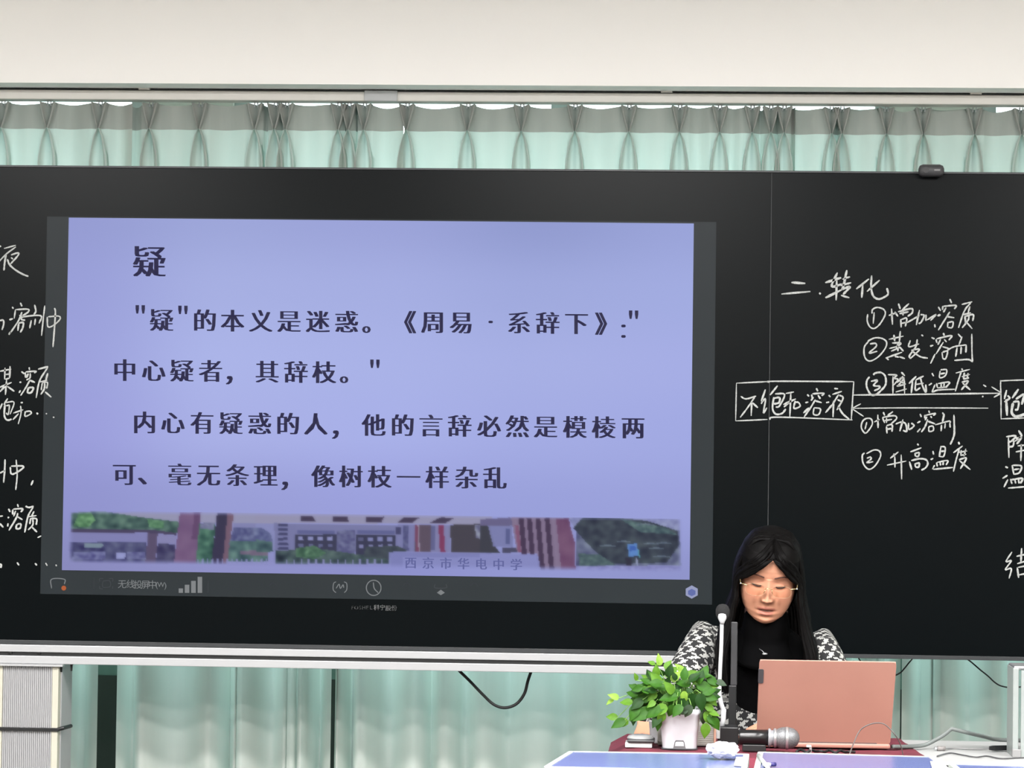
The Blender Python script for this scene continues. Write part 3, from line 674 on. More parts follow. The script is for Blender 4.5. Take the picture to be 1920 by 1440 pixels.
W(HW(*c3, [(205, 545), (160, 580), (145, 650), (185, 710), (225, 680), (265, 610), (250, 555), (190, 548)], [(205, 590), (185, 670)],
   [(285, 590), (345, 560)], [(325, 510), (328, 655)], [(385, 480), (400, 520)], [(490, 475), (430, 520)], [(375, 540), (500, 520), (530, 550), (470, 610)], [(375, 540), (400, 600)], [(420, 545), (420, 600)], [(395, 575), (480, 560)], [(420, 635), (425, 715)], [(420, 628), (480, 620), (480, 695)], [(425, 668), (475, 660)],
   [(520, 612), (565, 592)], [(600, 560), (565, 690)], [(560, 590), (625, 605), (640, 690), (600, 680)], [(660, 600), (665, 670), (720, 630), (690, 600)],
   [(785, 500), (800, 535)], [(755, 600), (790, 580)], [(755, 700), (790, 660)], [(880, 465), (890, 490)], [(840, 510), (835, 550)], [(830, 520), (950, 495), (930, 520)], [(860, 530), (840, 570)], [(900, 525), (915, 545)], [(870, 560), (840, 640), (800, 700)], [(870, 580), (950, 610)], [(880, 640), (885, 690), (930, 680), (925, 635), (880, 640)],
   [(1030, 485), (1050, 520)], [(1050, 500), (1030, 590)], [(950, 620), (1100, 580), (1115, 600)], [(1020, 620), (1015, 690)], [(1062, 600), (1055, 660)], [(1110, 600), (1115, 650)], [(1155, 510), (1160, 700), (1145, 770), (1115, 835)]), 3.0)
W(HW(*c3, [(180, 925), (155, 960), (170, 1050), (230, 1105), (300, 1060), (355, 960), (340, 905), (280, 895), (200, 935)], [(205, 985), (245, 972), (250, 995), (205, 1032), (275, 1022)],
   [(550, 915), (460, 985)], [(425, 1060), (635, 1015)], [(510, 965), (512, 1085)], [(580, 945), (585, 1215)], [(495, 935), (515, 950)],
   [(755, 825), (770, 845)], [(680, 915), (800, 870)], [(730, 925), (735, 965)], [(735, 930), (775, 925), (765, 965), (735, 960)], [(670, 1020), (695, 1110)], [(690, 1010), (780, 990), (850, 1000), (870, 1040), (850, 1085), (800, 1115)], [(730, 1040), (735, 1080)], [(735, 1045), (775, 1038), (770, 1080), (735, 1080)],
   [(925, 905), (935, 945)], [(900, 1000), (930, 985)], [(920, 1105), (945, 1060)], [(1015, 850), (995, 970)], [(1020, 855), (1060, 870), (1045, 960), (1000, 965)], [(1010, 910), (1050, 905)], [(965, 1030), (975, 1075)], [(970, 1030), (1085, 1010), (1070, 1060)], [(1005, 1030), (1010, 1065)], [(1040, 1025), (1035, 1060)], [(930, 1105), (1145, 1085)],
   [(1205, 805), (1215, 835)], [(1150, 925), (1250, 850)], [(1215, 880), (1180, 1000), (1150, 1130)], [(1285, 880), (1265, 965)], [(1210, 920), (1300, 905)], [(1235, 895), (1230, 955)], [(1225, 955), (1290, 940)], [(1210, 1000), (1290, 985), (1225, 1100)], [(1215, 1010), (1335, 1110)]), 3.0)
W(HW(*c3, [(1725, 750), (1830, 740), (1780, 800), (1745, 800)], [(1750, 760), (1755, 980)], [(1755, 860), (1800, 850), (1810, 790)], [(1860, 680), (1900, 745)], [(1900, 740), (1820, 800)], [(1830, 770), (1890, 760), (1840, 830)], [(1850, 850), (1935, 840)], [(1830, 915), (1935, 895)], [(1890, 830), (1885, 1015)],
   [(1715, 1075), (1745, 1090)], [(1685, 1205), (1740, 1170)], [(1700, 1300), (1745, 1215)], [(1790, 1060), (1810, 1165)], [(1795, 1060), (1890, 1070), (1870, 1140), (1815, 1160)], [(1800, 1110), (1870, 1100)], [(1770, 1210), (1790, 1265)], [(1775, 1220), (1900, 1205), (1880, 1260)], [(1820, 1220), (1830, 1260)], [(1860, 1210), (1865, 1260)], [(1745, 1310), (1935, 1295)]), 3.2)
W(HW(1860, 700, 3.6, [(135, 1205), (95, 1270), (130, 1265), (90, 1325), (130, 1318), (115, 1385)], [(165, 1235), (235, 1220)], [(200, 1180), (195, 1275)], [(170, 1285), (235, 1265)], [(170, 1310), (180, 1380)], [(175, 1310), (235, 1298)], [(185, 1360), (235, 1350)]), 3.2)
c5 = (0, 440, 6.546); c6 = (0, 650, 6.857); c7 = (0, 850, 6.26)
W(HW(*c5, [(50, 170), (195, 130)], [(195, 150), (75, 240), (-20, 340)], [(75, 240), (60, 330), (48, 440)], [(135, 250), (215, 225), (225, 250), (130, 360)], [(135, 280), (160, 300)], [(90, 300), (120, 370), (200, 440), (290, 490), (350, 512)], [(-20, 140), (15, 145)]), 3.0)
YLB = -.0013   # strokes that run over the screen border lie on its glass
W(HW(*c5, [(0, 1055), (40, 1050), (45, 1100), (25, 1170)], [(150, 885), (165, 910)], [(115, 1045), (160, 1030)], [(105, 1225), (135, 1190)], [(250, 835), (270, 880)], [(190, 920), (175, 1030)], [(190, 920), (340, 915), (345, 950), (270, 1000)], [(270, 950), (225, 1060), (110, 1230)], [(235, 990), (300, 1005)], [(230, 1085), (220, 1180)], [(230, 1085), (285, 1080), (280, 1140), (250, 1200)],
   [(425, 860), (440, 940), (415, 980)], [(310, 1050), (265, 1040), (290, 1008), (500, 995), (480, 1090)], [(385, 1050), (365, 1150)], [(435, 1030), (425, 1110)], [(550, 870), (530, 1050), (510, 1240)]), 2.9, YLB)
W(HW(*c5, [(580, 1010), (590, 1130), (660, 1110), (735, 1040), (720, 1000), (590, 1008)], [(670, 900), (680, 960), (665, 1200), (650, 1380)]), 2.9, YLB)
W(HW(*c6, [(-10, 318), (145, 288)], [(65, 270), (60, 420)], [(130, 250), (125, 400)], [(65, 360), (125, 350)], [(65, 420), (125, 405)], [(-10, 525), (150, 460)], [(85, 420), (70, 620)], [(80, 490), (0, 580)], [(95, 510), (185, 575)],
   [(275, 320), (315, 350)], [(250, 460), (275, 455)], [(245, 595), (265, 560)], [(375, 265), (380, 300)], [(325, 330), (330, 400)], [(330, 325), (460, 315), (440, 340)], [(365, 345), (340, 400)], [(390, 340), (385, 400), (340, 430)], [(380, 430), (450, 460)], [(385, 430), (330, 530), (265, 630)], [(370, 520), (355, 585), (400, 590), (430, 530), (370, 525)]), 3.0)
W(HW(*c6, [(490, 290), (620, 255)], [(615, 265), (510, 440), (465, 660)], [(615, 340), (590, 430)], [(510, 455), (610, 430)], [(545, 460), (530, 560)], [(540, 465), (610, 460), (600, 540)], [(575, 460), (570, 540), (525, 615)], [(580, 580), (660, 650)]), 3.0, YLB)
W(HW(*c6, [(100, 665), (50, 745)], [(-5, 810), (30, 730)], [(70, 720), (180, 715), (130, 870)], [(80, 760), (120, 760), (105, 870), (78, 850)], [(65, 740), (55, 870), (75, 930), (110, 945), (150, 930)], [(265, 720), (295, 718)], [(170, 855), (300, 810)], [(265, 760), (270, 860), (235, 995)], [(240, 860), (165, 940)], [(325, 830), (325, 895), (400, 860), (385, 830), (330, 835)], [(470, 850), (490, 870)]), 2.8)
W(HW(*c6, [(590, 858), (605, 866)], [(680, 905), (700, 910)]), 2.4, YLB)
W(HW(*c7, [(60, 70), (55, 200), (42, 345)], [(-5, 235), (60, 200)], [(120, 160), (140, 245), (250, 190), (270, 150), (130, 150)], [(190, 75), (202, 250), (185, 430)], [(390, 315), (365, 375)], [(-5, 740), (35, 735)], [(-5, 820), (40, 870)],
   [(100, 650), (120, 690)], [(90, 755), (110, 750)], [(90, 860), (95, 820)], [(205, 595), (215, 630)], [(150, 660), (150, 720)], [(155, 655), (265, 650), (245, 690)], [(185, 675), (160, 740)], [(210, 700), (190, 760), (105, 905)], [(200, 740), (265, 780)], [(200, 830), (190, 880), (235, 880), (245, 830), (205, 830)],
   [(300, 620), (340, 635), (395, 620)], [(390, 630), (330, 740), (290, 930)], [(400, 680), (370, 740)], [(335, 745), (430, 730)], [(360, 760), (350, 830)], [(365, 765), (430, 770), (425, 840)], [(385, 770), (385, 840), (330, 900)], [(370, 860), (435, 925)], [(-5, 1300), (15, 1310), (8, 1345)], [(200, 1280), (225, 1315)], [(410, 1290), (435, 1315)]), 3.0)
for g_ in ([(535, 1285), (555, 1320)], [(655, 1305), (665, 1325)], [(440, 990), (485, 968)]): W(HW(*c7, g_), 2.6, YLB)

# ---------------------------------------------------------------- webcam on the board's top edge
c = P(1746, 320, -.03)
wc = thing('webcam', 'small dark grey webcam clipped on top edge of the board', 'webcam', (c.x, -.03, ZBT-.02))
hw = P(1770, 320, -.03).x-c.x; hh = .018
MB().box((c.x-hw, -.05, c.z-hh), (c.x+hw, -.006, c.z+hh), .013).build('housing', M_dgrey, wc, True)
MB().lathe([(.001, -.004), (.0085, -.004), (.009, 0), (.006, .004)], (0, 0, 0)).build('lens', M_black, wc) if False else None
lz = MB(); lz.add([Vector((c.x-hw*.45+.009*cos(t*pi/8), -.0515, c.z+.009*sin(t*pi/8))) for t in range(16)]+[Vector((c.x-hw*.45+.009*cos(t*pi/8), -.046, c.z+.009*sin(t*pi/8))) for t in range(16)],
   [tuple(range(16))]+[(i, (i+1) % 16, 16+(i+1) % 16, 16+i) for i in range(16)]); lz.build('lens', M_black, wc)
MB().box((c.x+hw*.2, -.051, c.z-.002), (c.x+hw*.65, -.0495, c.z+.002)).build('label_strip', M_grey, wc)
MB().box((c.x-.015, -.02, ZBT), (c.x+.015, .075, ZBT+.005)).build('clip', M_dgrey, wc)

# ---------------------------------------------------------------- ribbed aluminium post
yp0, yp1 = -.02, .16
pz = ZBB-.0605
px = lambda q: P(q, 1340, yp0).x
po = thing('board_stand_post', 'ribbed grey aluminium post with pale corner strip under the board', 'stand post', (px(50), .07, 0))
MB().box((px(-60), yp0+.004, 0), (px(97), yp1, pz-.004), .001).build('post_body', M_alurib, po)
rb = MB()
k = 0; q = 6
while q < 96:
    rb.box((px(q), yp0-.001, .0), (px(q+1.6), yp0+.005, pz-.004)); q += 3.7
q = -56
while q < 0:
    rb.box((px(q), yp0-.001, .0), (px(q+1.6), yp0+.005, pz-.004)); q += 3.7
rb.build('rib', M_alurib, po, kind='stuff')
MB().box((px(-2), yp0-.003, 0), (px(4), yp0+.006, pz-.004), .001).build('corner_strip', M_beige, po, label='pale vertical strip between two ribbed faces')
MB().box((px(97), yp0-.004, 0), (px(109), yp0+.03, pz-.004), .002).build('corner_strip', M_beige, po, label='cream corner strip')
MB().box((px(97), yp0+.03, 0), (px(111), yp1, pz-.004), .002).build('side_face', M_alurib, po)
MB().box((px(-70), yp0-.02, pz-.004), (px(118), yp1, pz+.002)).build('top_plate', M_alu, po)
zz = P(50, 1366, yp0).z
MB().box((px(-64), yp0-.012, zz-.006), (px(112), yp0-.003, zz+.004), .001).build('strap', M_black, po, label='black strap around the post')
MB().tube([(px(109), yp0-.008, zz-.001), (px(118), yp0+.0, zz+.003), (px(127), yp0+.05, zz+.006)], .006, 8).build('strap', M_black, po)
for (q, y_, l) in ((115, 1246, 14), (134, 1244, 14)):
    a = P(q, y_, -.0); b = P(q, y_+l, -.0)
    MB().tube([a+Vector((-.008, 0, .004)), a, a+Vector((.006, 0, -.002))], .0035, 6).tube([a, b], [.0045, .003], 6).build('hook', M_black, po)

# ---------------------------------------------------------------- hanging cables behind the board
def cable(name, label, pts, r, m, y=None, cat='cable'):
    q = cr([P(a[0], a[1], a[2] if len(a) > 2 else y) for a in pts], 8)
    o = MB().tube(q, r, 8).build(name, m, None, True); tag(o, label, cat); return o
cable('power_cable', 'thick black cable hanging in a loop below the board tray', [(845, 1219, .062), (849, 1236, .10), (857, 1253, .12), (880, 1276, .12), (905, 1302, .12), (926, 1321, .12), (947, 1327, .12), (968, 1320, .12), (983, 1301, .12), (990, 1276, .12), (997, 1255, .12), (1000, 1240, .10), (1003, 1222, .062)], .0048, M_blackm)
cable('signal_cable', 'thin dark cable sagging under the board beside the white stand', [(1808, 1231, .066), (1814, 1236, .12), (1823, 1243, .14), (1838, 1256, .14), (1853, 1268, .14), (1866, 1280, .14), (1880, 1287, .14), (1905, 1289, .14), (1940, 1280, .14), (1990, 1250, .12), (1996, 1234, .066)], .0022, M_blackm)
cable('signal_cable', 'short thin cable seen just past the laptop top corner', [(1714, 1229, .066), (1710, 1236, .12), (1704, 1243, .14), (1696, 1253, .14), (1687, 1262, .14), (1670, 1268, .14), (1640, 1262, .14), (1614, 1240, .12), (1608, 1227, .066)], .0022, M_blackm)

# ================================================================ teacher's desk
ZD = 0.722
YD0, YD1 = -1.93, -1.30         # front and back edges
dl, dr = P(1166, 1420, YD0).x, P(1920, 1430, YD0).x+.75
td = thing('teacher_desk', 'white laminate desk with dark front lip that carries the laptop and plant', 'desk', ((dl+dr)/2, (YD0+YD1)/2, 0))
MB().box((dl, YD0+.012, ZD-.028), (dr, YD1, ZD), .003).build('desk_top', M_desk, td)
MB().box((dl, YD0, ZD-.030), (dr, YD0+.012, ZD-.002), .001).build('front_lip', M_black, td, label='black front lip')
for x in (dl+.02, dr-.06): MB().box((x, YD0+.05, 0.02), (x+.04, YD1-.05, ZD-.028), .002).build('side_panel', M_desk, td)
MB().box((dl+.06, YD0+.08, .12), (dr-.06, YD0+.10, ZD-.028), .002).build('modesty_panel', M_desk, td)
# velvet cloth over the left half of the desk
cl0, cl1 = P(1136, 1400, -1.8).x, P(1742, 1405, -1.8).x
nx, ny = 70, 26; V = []; ZC0 = ZD+.003
for j in range(ny+1):
    for i in range(nx+1):
        u, v = i/nx, j/ny
        y = YD0-.004+(YD1-.02-YD0)*v
        x = cl0+(cl1-cl0-.035*v)*u
        z = ZC0+.0012*(1+sin(u*40+v*9)*cos(v*17+u*5))+.004*max(0, mnoise.noise(Vector((u*9, v*5, 1))))
        if x < dl: z -= .55*(dl-x)
        V.append((x, y, z))
Fc = [(r*(nx+1)+c_, r*(nx+1)+c_+1, (r+1)*(nx+1)+c_+1, (r+1)*(nx+1)+c_) for r in range(ny) for c_ in range(nx)]
b0 = len(V)
for i in range(nx+1):
    u = i/nx; V.append((cl0+(cl1-cl0)*u, YD0-.010-.004*sin(u*60), ZD-.10-.01*sin(u*22)-.55*max(0, dl-(cl0+(cl1-cl0)*u))))
Fc += [(i, b0+i, b0+i+1, i+1) for i in range(nx)]
cl = thing('desk_cloth', 'maroon velvet cloth spread on the desk under the laptop and plant', 'cloth', (.5*(cl0+cl1), -1.6, ZD))
obj('cloth_sheet', V, Fc, M_velvet, cl, True)
# bunched-up end of the cloth at the left
V = []; n1, n2 = 26, 20
a = P(1186, 1405, -1.58); b = P(1228, 1400, -1.58)
for j in range(n2+1):
    for i in range(n1+1):
        u, v = i/n1, j/n2
        x = a.x+(b.x-a.x)*u; y = -1.655+.14*v
        prof = smooth(u/.45)*smooth((1-u)/.2)
        h = (.020*prof)*sin(pi*v)**.6+.006*sin(u*13+v*5)*sin(pi*v)
        V.append((x, y, ZC0+max(0, h)))
Fc = [(r*(n1+1)+c_, r*(n1+1)+c_+1, (r+1)*(n1+1)+c_+1, (r+1)*(n1+1)+c_) for r in range(n2) for c_ in range(n1)]
obj('bunched_fold', V, Fc, M_velvet, cl, True)
ZT = ZC0+.0045      # things stand on the cloth

# ================================================================ student desks in front
ZS_ = .76
def student_desk(label, pts, sheet=None):
    q = [PZ(x, y, ZS_) for x, y in pts]          # back-left, back-right, front-right, front-left
    c = sum(q, Vector())/4
    t = thing('student_desk', label, 'desk', (c.x, c.y, 0), 'blue student desks with white rims')
    def inset(k, dz=0):
        out = []
        for i in range(4):
            p0, p1, p2 = q[i-1], q[i], q[(i+1) % 4]
            e1 = (p1-p0).normalized(); e2 = (p2-p1).normalized()
            n1 = Vector((e1.y, -e1.x, 0)); n2_ = Vector((e2.y, -e2.x, 0))
            d = (n1+n2_); d = d/(1+n1.dot(n2_))
            out.append(p1+d*k+Vector((0, 0, dz)))
        return out
    def rounded(pp, r=.012):
        o = []
        for i in range(4):
            p0, p1, p2 = pp[i-1], pp[i], pp[(i+1) % 4]
            for t_ in range(5):
                f = t_/4; a_ = p1+(p0-p1).normalized()*r; b_ = p1+(p2-p1).normalized()*r
                o.append(a_*(1-f)**2+p1*2*f*(1-f)+b_*f*f)
        return o
    # rim ring
    o1, i1 = rounded(inset(0)), rounded(inset(.013), .006)
    n_ = len(o1); V = []
    for ring, dz in ((o1, -.022), (o1, 0), (i1, 0.0006), (i1, -.022)): V += [p+Vector((0, 0, dz)) for p in ring]
    Fq = []
    for k in range(4):
        for i in range(n_): Fq.append((k*n_+i, k*n_+(i+1) % n_, ((k+1) % 4)*n_+(i+1) % n_, ((k+1) % 4)*n_+i))
    obj('rim', V, Fq, M_rim, t)
    MB().prism([p+Vector((0, 0, -.0008)) for p in rounded(inset(.0128), .006)], (0, 0, -.018)).build('desk_top', M_blue, t)
    for p in inset(.05):
        MB().tube([(p.x, p.y, .01), (p.x, p.y, ZS_-.02)], .014, 10).build('leg', M_steel, t)
        MB().lathe([(.018, 0), (.018, .012), (.014, .014)], (p.x, p.y, 0), n=12).build('foot_cap', M_grey, t)
    ii = inset(.06, -.035)
    for i in range(4): MB().tube([ii[i], ii[(i+1) % 4]], .010, 8).build('frame_bar', M_steel, t)
    return t, q
dA, qA = student_desk('blue topped student desk with crumpled tissue on its far corner', [(1067, 1408), (1405, 1413), (1400, 1446), (1018, 1438)])
dB, qB = student_desk('purple tinged student desk in front of the laptop, between two other blue desks', [(1421, 1409), (1750, 1418), (1789, 1447), (1412, 1447)])
dC, qC = student_desk('blue student desk in front of the white stand', [(1777, 1431), (2080, 1440), (2120, 1470), (1797, 1447)])
# white flat pieces on the desk corners
def sheet(label, pts, z, m=M_paper, name='paper_slip', cat='paper'):
    q = [PZ(x, y, z) for x, y in pts]
    c = sum(q, Vector())/len(q)
    t = MB().prism([p+Vector((0, 0, .0012)) for p in q], (0, 0, -.0012)).build(name, m, None); tag(t, label, cat); return t
sheet('white paper slip on the desk corner beside the crumpled tissue', [(1380, 1420), (1397, 1420), (1396, 1437), (1376, 1436)], ZS_+.0007)
sheet('white slip taped on the corner of the purple tinged desk nearest the cables', [(1744, 1428), (1760, 1428), (1768, 1441), (1748, 1441)], ZS_+.0007)
# slim white frame bar lying across the purple desk's corner
p0, p1 = PZ(1422, 1416, ZS_+.005), PZ(1440, 1440, ZS_+.005)
t = MB().tube([p0, p1], .0045, 8).build('plastic_rod', M_rim, None, True); tag(t, 'thin white plastic rod lying across the corner of the purple tinged desk', 'rod')
# marker
mk = thing('marker_pen', 'small white marker with dark blue cap on the purple tinged desk', 'pen', PZ(1443, 1434, ZS_))
p0, p1, p2 = PZ(1431, 1434, ZS_+.005), PZ(1444, 1433.6, ZS_+.005), PZ(1454, 1433.2, ZS_+.005)
MB().tube([p0, p1], .0045, 10).build('barrel', M_paper, mk, True)
MB().tube([p1, p2], .0045, 10).build('cap', mat('dark_blue_cap', (40, 34, 90), .4), mk, True)
# crumpled tissue
rt = random.Random(5); bm = bmesh.new(); bmesh.ops.create_icosphere(bm, subdivisions=4, radius=1)
tc_ = PZ(1354, 1424, ZS_)
for v in bm.verts:
    d = v.co.normalized()
    r_ = 1+.30*mnoise.noise(d*2.1+Vector((3, 1, 0)))+.22*abs(mnoise.noise(d*4.3))-.10*abs(mnoise.noise(d*9))
    v.co = Vector((d.x*.034*r_, d.y*.026*r_, d.z*.0175*r_))
zmn = min(v.co.z for v in bm.verts)
for v in bm.verts: v.co += Vector((tc_.x, tc_.y, ZS_-zmn+.0006))
bm.verts.index_update()
t = obj('crumpled_tissue', [v.co.copy() for v in bm.verts], [tuple(x.index for x in f.verts) for f in bm.faces], M_paper, None); bm.free()
tag(t, 'crumpled white tissue lying on the blue desk in front of the microphone', 'tissue')

# ================================================================ laptop
lp_y = -1.655
q = [P(1424, 1237, lp_y-.075), P(1681, 1244, lp_y-.075), P(1669, 1406, lp_y), P(1418, 1399, lp_y)]
zb_ = ZT+.012
for i in (2, 3): q[i].z = zb_; q[i].y = lp_y
q[1].z = q[0].z = (q[0].z+q[1].z)/2
q[0].x -= 0; yaw_l = 0
lt = thing('laptop', 'open pink laptop seen from behind its lid on the maroon cloth', 'laptop', ((q[2].x+q[3].x)/2, lp_y+.1, ZT))
def quadpt(u, v, off=0):
    a = q[0].lerp(q[1], u); b = q[3].lerp(q[2], u); p = a.lerp(b, v)
    nrm = (q[1]-q[0]).cross(q[3]-q[0]).normalized()
    if nrm.y > 0: nrm = -nrm
    return p+nrm*off
def rquad(u0, v0, u1, v1, r, off):
    Wd = (q[1]-q[0]).length; Hd = (q[3]-q[0]).length; o = []
    for (cu, cv, a0) in ((u1-r/Wd, v0+r/Hd, -90), (u1-r/Wd, v1-r/Hd, 0), (u0+r/Wd, v1-r/Hd, 90), (u0+r/Wd, v0+r/Hd, 180)):
        for k in range(6):
            a = R(a0+18*k); o.append(quadpt(cu+r/Wd*cos(a), cv+r/Hd*sin(a), off))
    return o
nrm = (quadpt(.5, .5, 1)-quadpt(.5, .5, 0))
MB().prism(rquad(0, 0, 1, 1, .008, 0), -nrm*.005).build('lid', M_pink, lt)
MB().prism(rquad(.004, -.004, .996, .028, .002, -.0008), -nrm*.0035).build('lid_edge', M_pinkedge, lt, label='paler top edge')
MB().prism(rquad(.02, .03, .98, .94, .004, -.005), -nrm*.0006).build('display_panel', M_black, lt)
MB().prism(rquad(-.004, .105, .034, .275, .003, .0015), -nrm*.009).build('privacy_clip', M_dgrey, lt, label='dark clip on the lid edge')
xa, xb = q[3].x, q[2].x
MB().box((xa, lp_y-.004, ZT+.001), (xb, lp_y+.225, ZT+.013), .004).build('base', M_pink, lt)
MB().box((xa+.02, lp_y+.02, ZT+.0128), (xb-.02, lp_y+.12, ZT+.0142), .0005).build('keyboard', M_black, lt)
MB().box((xa+.03, lp_y-.001, ZT+.006), (xb-.03, lp_y+.009, ZT+.018), .003).build('hinge', M_dgrey, lt)
for x in (xa+.02, xb-.03): MB().box((x, lp_y+.02, ZT), (x+.012, lp_y+.2, ZT+.0015)).build('foot', M_black, lt)

# ================================================================ handheld microphone lying on the desk
my = -1.765
c0 = P(1477, 1384, my); mz = c0.z
hm = thing('handheld_microphone', 'handheld microphone with silver grille and black barrel lying before the laptop', 'microphone', (c0.x, my, ZT))
k_ = lambda px_: P(px_, 1384, my).x-c0.x
MB().lathe([(.001, k_(1499)), (.008, k_(1498)), (.016, k_(1494.5)), (.0225, k_(1488)), (.0255, k_(1480)), (.0258, k_(1476))], c0, 'x').build('grille', M_silver, hm, True)
mgr = mat('grille_mesh', (112, 113, 115), .5, .5, var=.35, scale=420)
MB().lathe([(.001, k_(1499.5)), (.009, k_(1498.3)), (.0165, k_(1494.8)), (.023, k_(1488.3)), (.0262, k_(1479.5)), (.0264, k_(1477.5))], c0, 'x').build('grille_mesh', mgr, hm, True)
MB().lathe([(.0268, k_(1478)), (.0272, k_(1476.5)), (.0272, k_(1474)), (.0266, k_(1472.5))], c0, 'x').build('grille_band', M_silver, hm, True, label='bright band around the grille')
MB().lathe([(.0264, k_(1473)), (.0258, k_(1466)), (.0232, k_(1460)), (.0205, k_(1456)), (.0195, k_(1455))], c0, 'x').build('grille_mesh', mgr, hm, True)
MB().lathe([(.020, k_(1456.5)), (.0232, k_(1455)), (.0232, k_(1452)), (.021, k_(1450))], c0, 'x').build('collar_ring', M_silver, hm, True)
MB().lathe([(.019, k_(1451)), (.0185, k_(1446)), (.0225, k_(1444)), (.0225, k_(1441)), (.019, k_(1440))], c0, 'x').build('collar_ring', mat('clear_ring', (150, 152, 156), .25, .3), hm, True)
MB().lathe([(.0192, k_(1441)), (.0188, k_(1400)), (.0165, k_(1320)), (.0150, k_(1250)), (.010, k_(1248))], c0, 'x').build('barrel', mat('mic_barrel', (14, 14, 15), .3), hm, True) if False else \
MB().lathe([(.0192, k_(1441)), (.0190, k_(1415)), (.0180, k_(1388)), (.0175, k_(1386))], c0, 'x').build('barrel', mat('mic_barrel', (14, 14, 15), .3), hm, True)
# rest under the barrel
MB().box((c0.x+k_(1392), my-.014, ZT), (c0.x+k_(1436), my+.014, mz-.016), .002).build('rest_foot', M_black, hm)

# ================================================================ gooseneck microphone
gy = -1.60
def G(px_, py_, y=gy): return P(px_, py_, y)
gt = G(1366, 1400); gm = thing('gooseneck_microphone', 'gooseneck microphone with lit metal stem painted white and black foam ball on a black base', 'microphone', (gt.x, gy, ZT))
a, b = G(1346, 1361), G(1384, 1405)
MB().box((a.x, gy-.03, ZT), (b.x, gy+.05, a.z), .003).build('base_box', M_black, gm)
rad = .0165; c = G(1355, 1147)
MB().lathe([(.002, .019), (.009, .0175), (.014, .0125), (.0170, .005), (.0172, -.003), (.0160, -.010), (.013, -.016), (.008, -.019)], c, n=28).build('foam_ball', mat('black_foam', (22, 22, 23), .95, bump=.5, bscale=700), gm, True)
c2_ = G(1354, 1162)
MB().lathe([(.0045, -.014), (.0062, -.009), (.0098, -.002), (.0106, .004), (.0095, .010), (.006, .0125)], c2_+Vector((0, -.0105, .004)), n=20).build('capsule_collar', M_white, gm, True)
c3_ = [G(1353.5, 1168, gy-.008), G(1352.5, 1210, gy-.002), G(1350.5, 1250), G(1349, 1290), G(1349.5, 1305), G(1352.5, 1320), G(1357, 1333)]
MB().tube(cr(c3_, 6), [.0048]*18+[.0052]*7+[.0056]*12, 12).build('stem', M_white, gm, True)  # white colour stands in for light on the metal stem
MB().tube([G(1357, 1329), G(1356, 1352), G(1353, 1364)], [.0062, .0062, .0058], 12).build('stem_socket', M_white, gm, True)
MB().box((G(1343, 1360, gy-.02).x, gy-.036, G(1343, 1384, gy-.02).z), (G(1350, 1360, gy-.02).x, gy-.030, G(1343, 1352, gy-.02).z), .001).build('label_tab', M_white, gm, label='white tab on the base')
# ---- slim dark post behind it
py_ = -1.52
a, b = P(1371, 1166, py_), P(1383, 1166, py_)
st = thing('speaker_bar', 'slim upright dark grey bar standing right behind the gooseneck microphone', 'stand', ((a.x+b.x)/2, py_, ZT))
z1 = P(1376, 1285, py_).z
MB().box((a.x, py_-.007, z1), (b.x, py_+.007, a.z), .002).build('upper_bar', mat('bar_grey', (42, 42, 44), .5), st)
sh = P(1374, 1350, py_).x-P(1377, 1350, py_).x
MB().box((a.x-.004, py_-.009, ZT+.008), (b.x-.001, py_+.009, z1), .002).build('lower_bar', M_black, st)
MB().box((a.x-.03, py_-.03, ZT), (b.x+.03, py_+.04, ZT+.008), .002).build('foot_plate', M_black, st)

# ================================================================ potted plant, grey box, small things at its left
py0 = -1.72
pc = P(1274, 1401, py0); 
pt = thing('potted_plant', 'leafy green pothos in a white square pot on the maroon cloth', 'plant', (pc.x, py0, ZT))
def rsq(cx, cy, z, h, r, n=6):
    o = []
    for (sx, sy, a0) in ((1, -1, -90), (1, 1, 0), (-1, 1, 90), (-1, -1, 180)):
        for k in range(n):
            a = R(a0+90*k/(n-1)); o.append(Vector((cx+sx*(h-r)+r*cos(a), cy+sy*(h-r)+r*sin(a), z)))
    return o
ptz = P(1274, 1327, py0).z
hb = (P(1307, 1400, py0-.04).x-P(1243, 1400, py0-.04).x)/2; ht_ = (P(1313, 1330, py0-.04).x-P(1235, 1330, py0-.04).x)/2
rings = []
prof = [(ZT+.001, hb*.96), (ZT+.004, hb), (ptz-.014, ht_*.965), (ptz-.012, ht_), (ptz, ht_*1.01), (ptz, ht_*.93), (ptz-.012, ht_*.90), (ptz-.02, ht_*.88)]
V = []
for z, h in prof: V += rsq(pc.x, py0, z, h, .013)
n_ = 24; Fq = [(k*n_+i, k*n_+(i+1) % n_, (k+1)*n_+(i+1) % n_, (k+1)*n_+i) for k in range(len(prof)-1) for i in range(n_)]
Fq += [tuple(range(n_))[::-1]]
obj('pot', V, Fq, M_pot, pt, True)
V = rsq(pc.x, py0, ptz-.016, ht_*.89, .012); obj('soil', V, [tuple(range(24))], M_soil, pt)
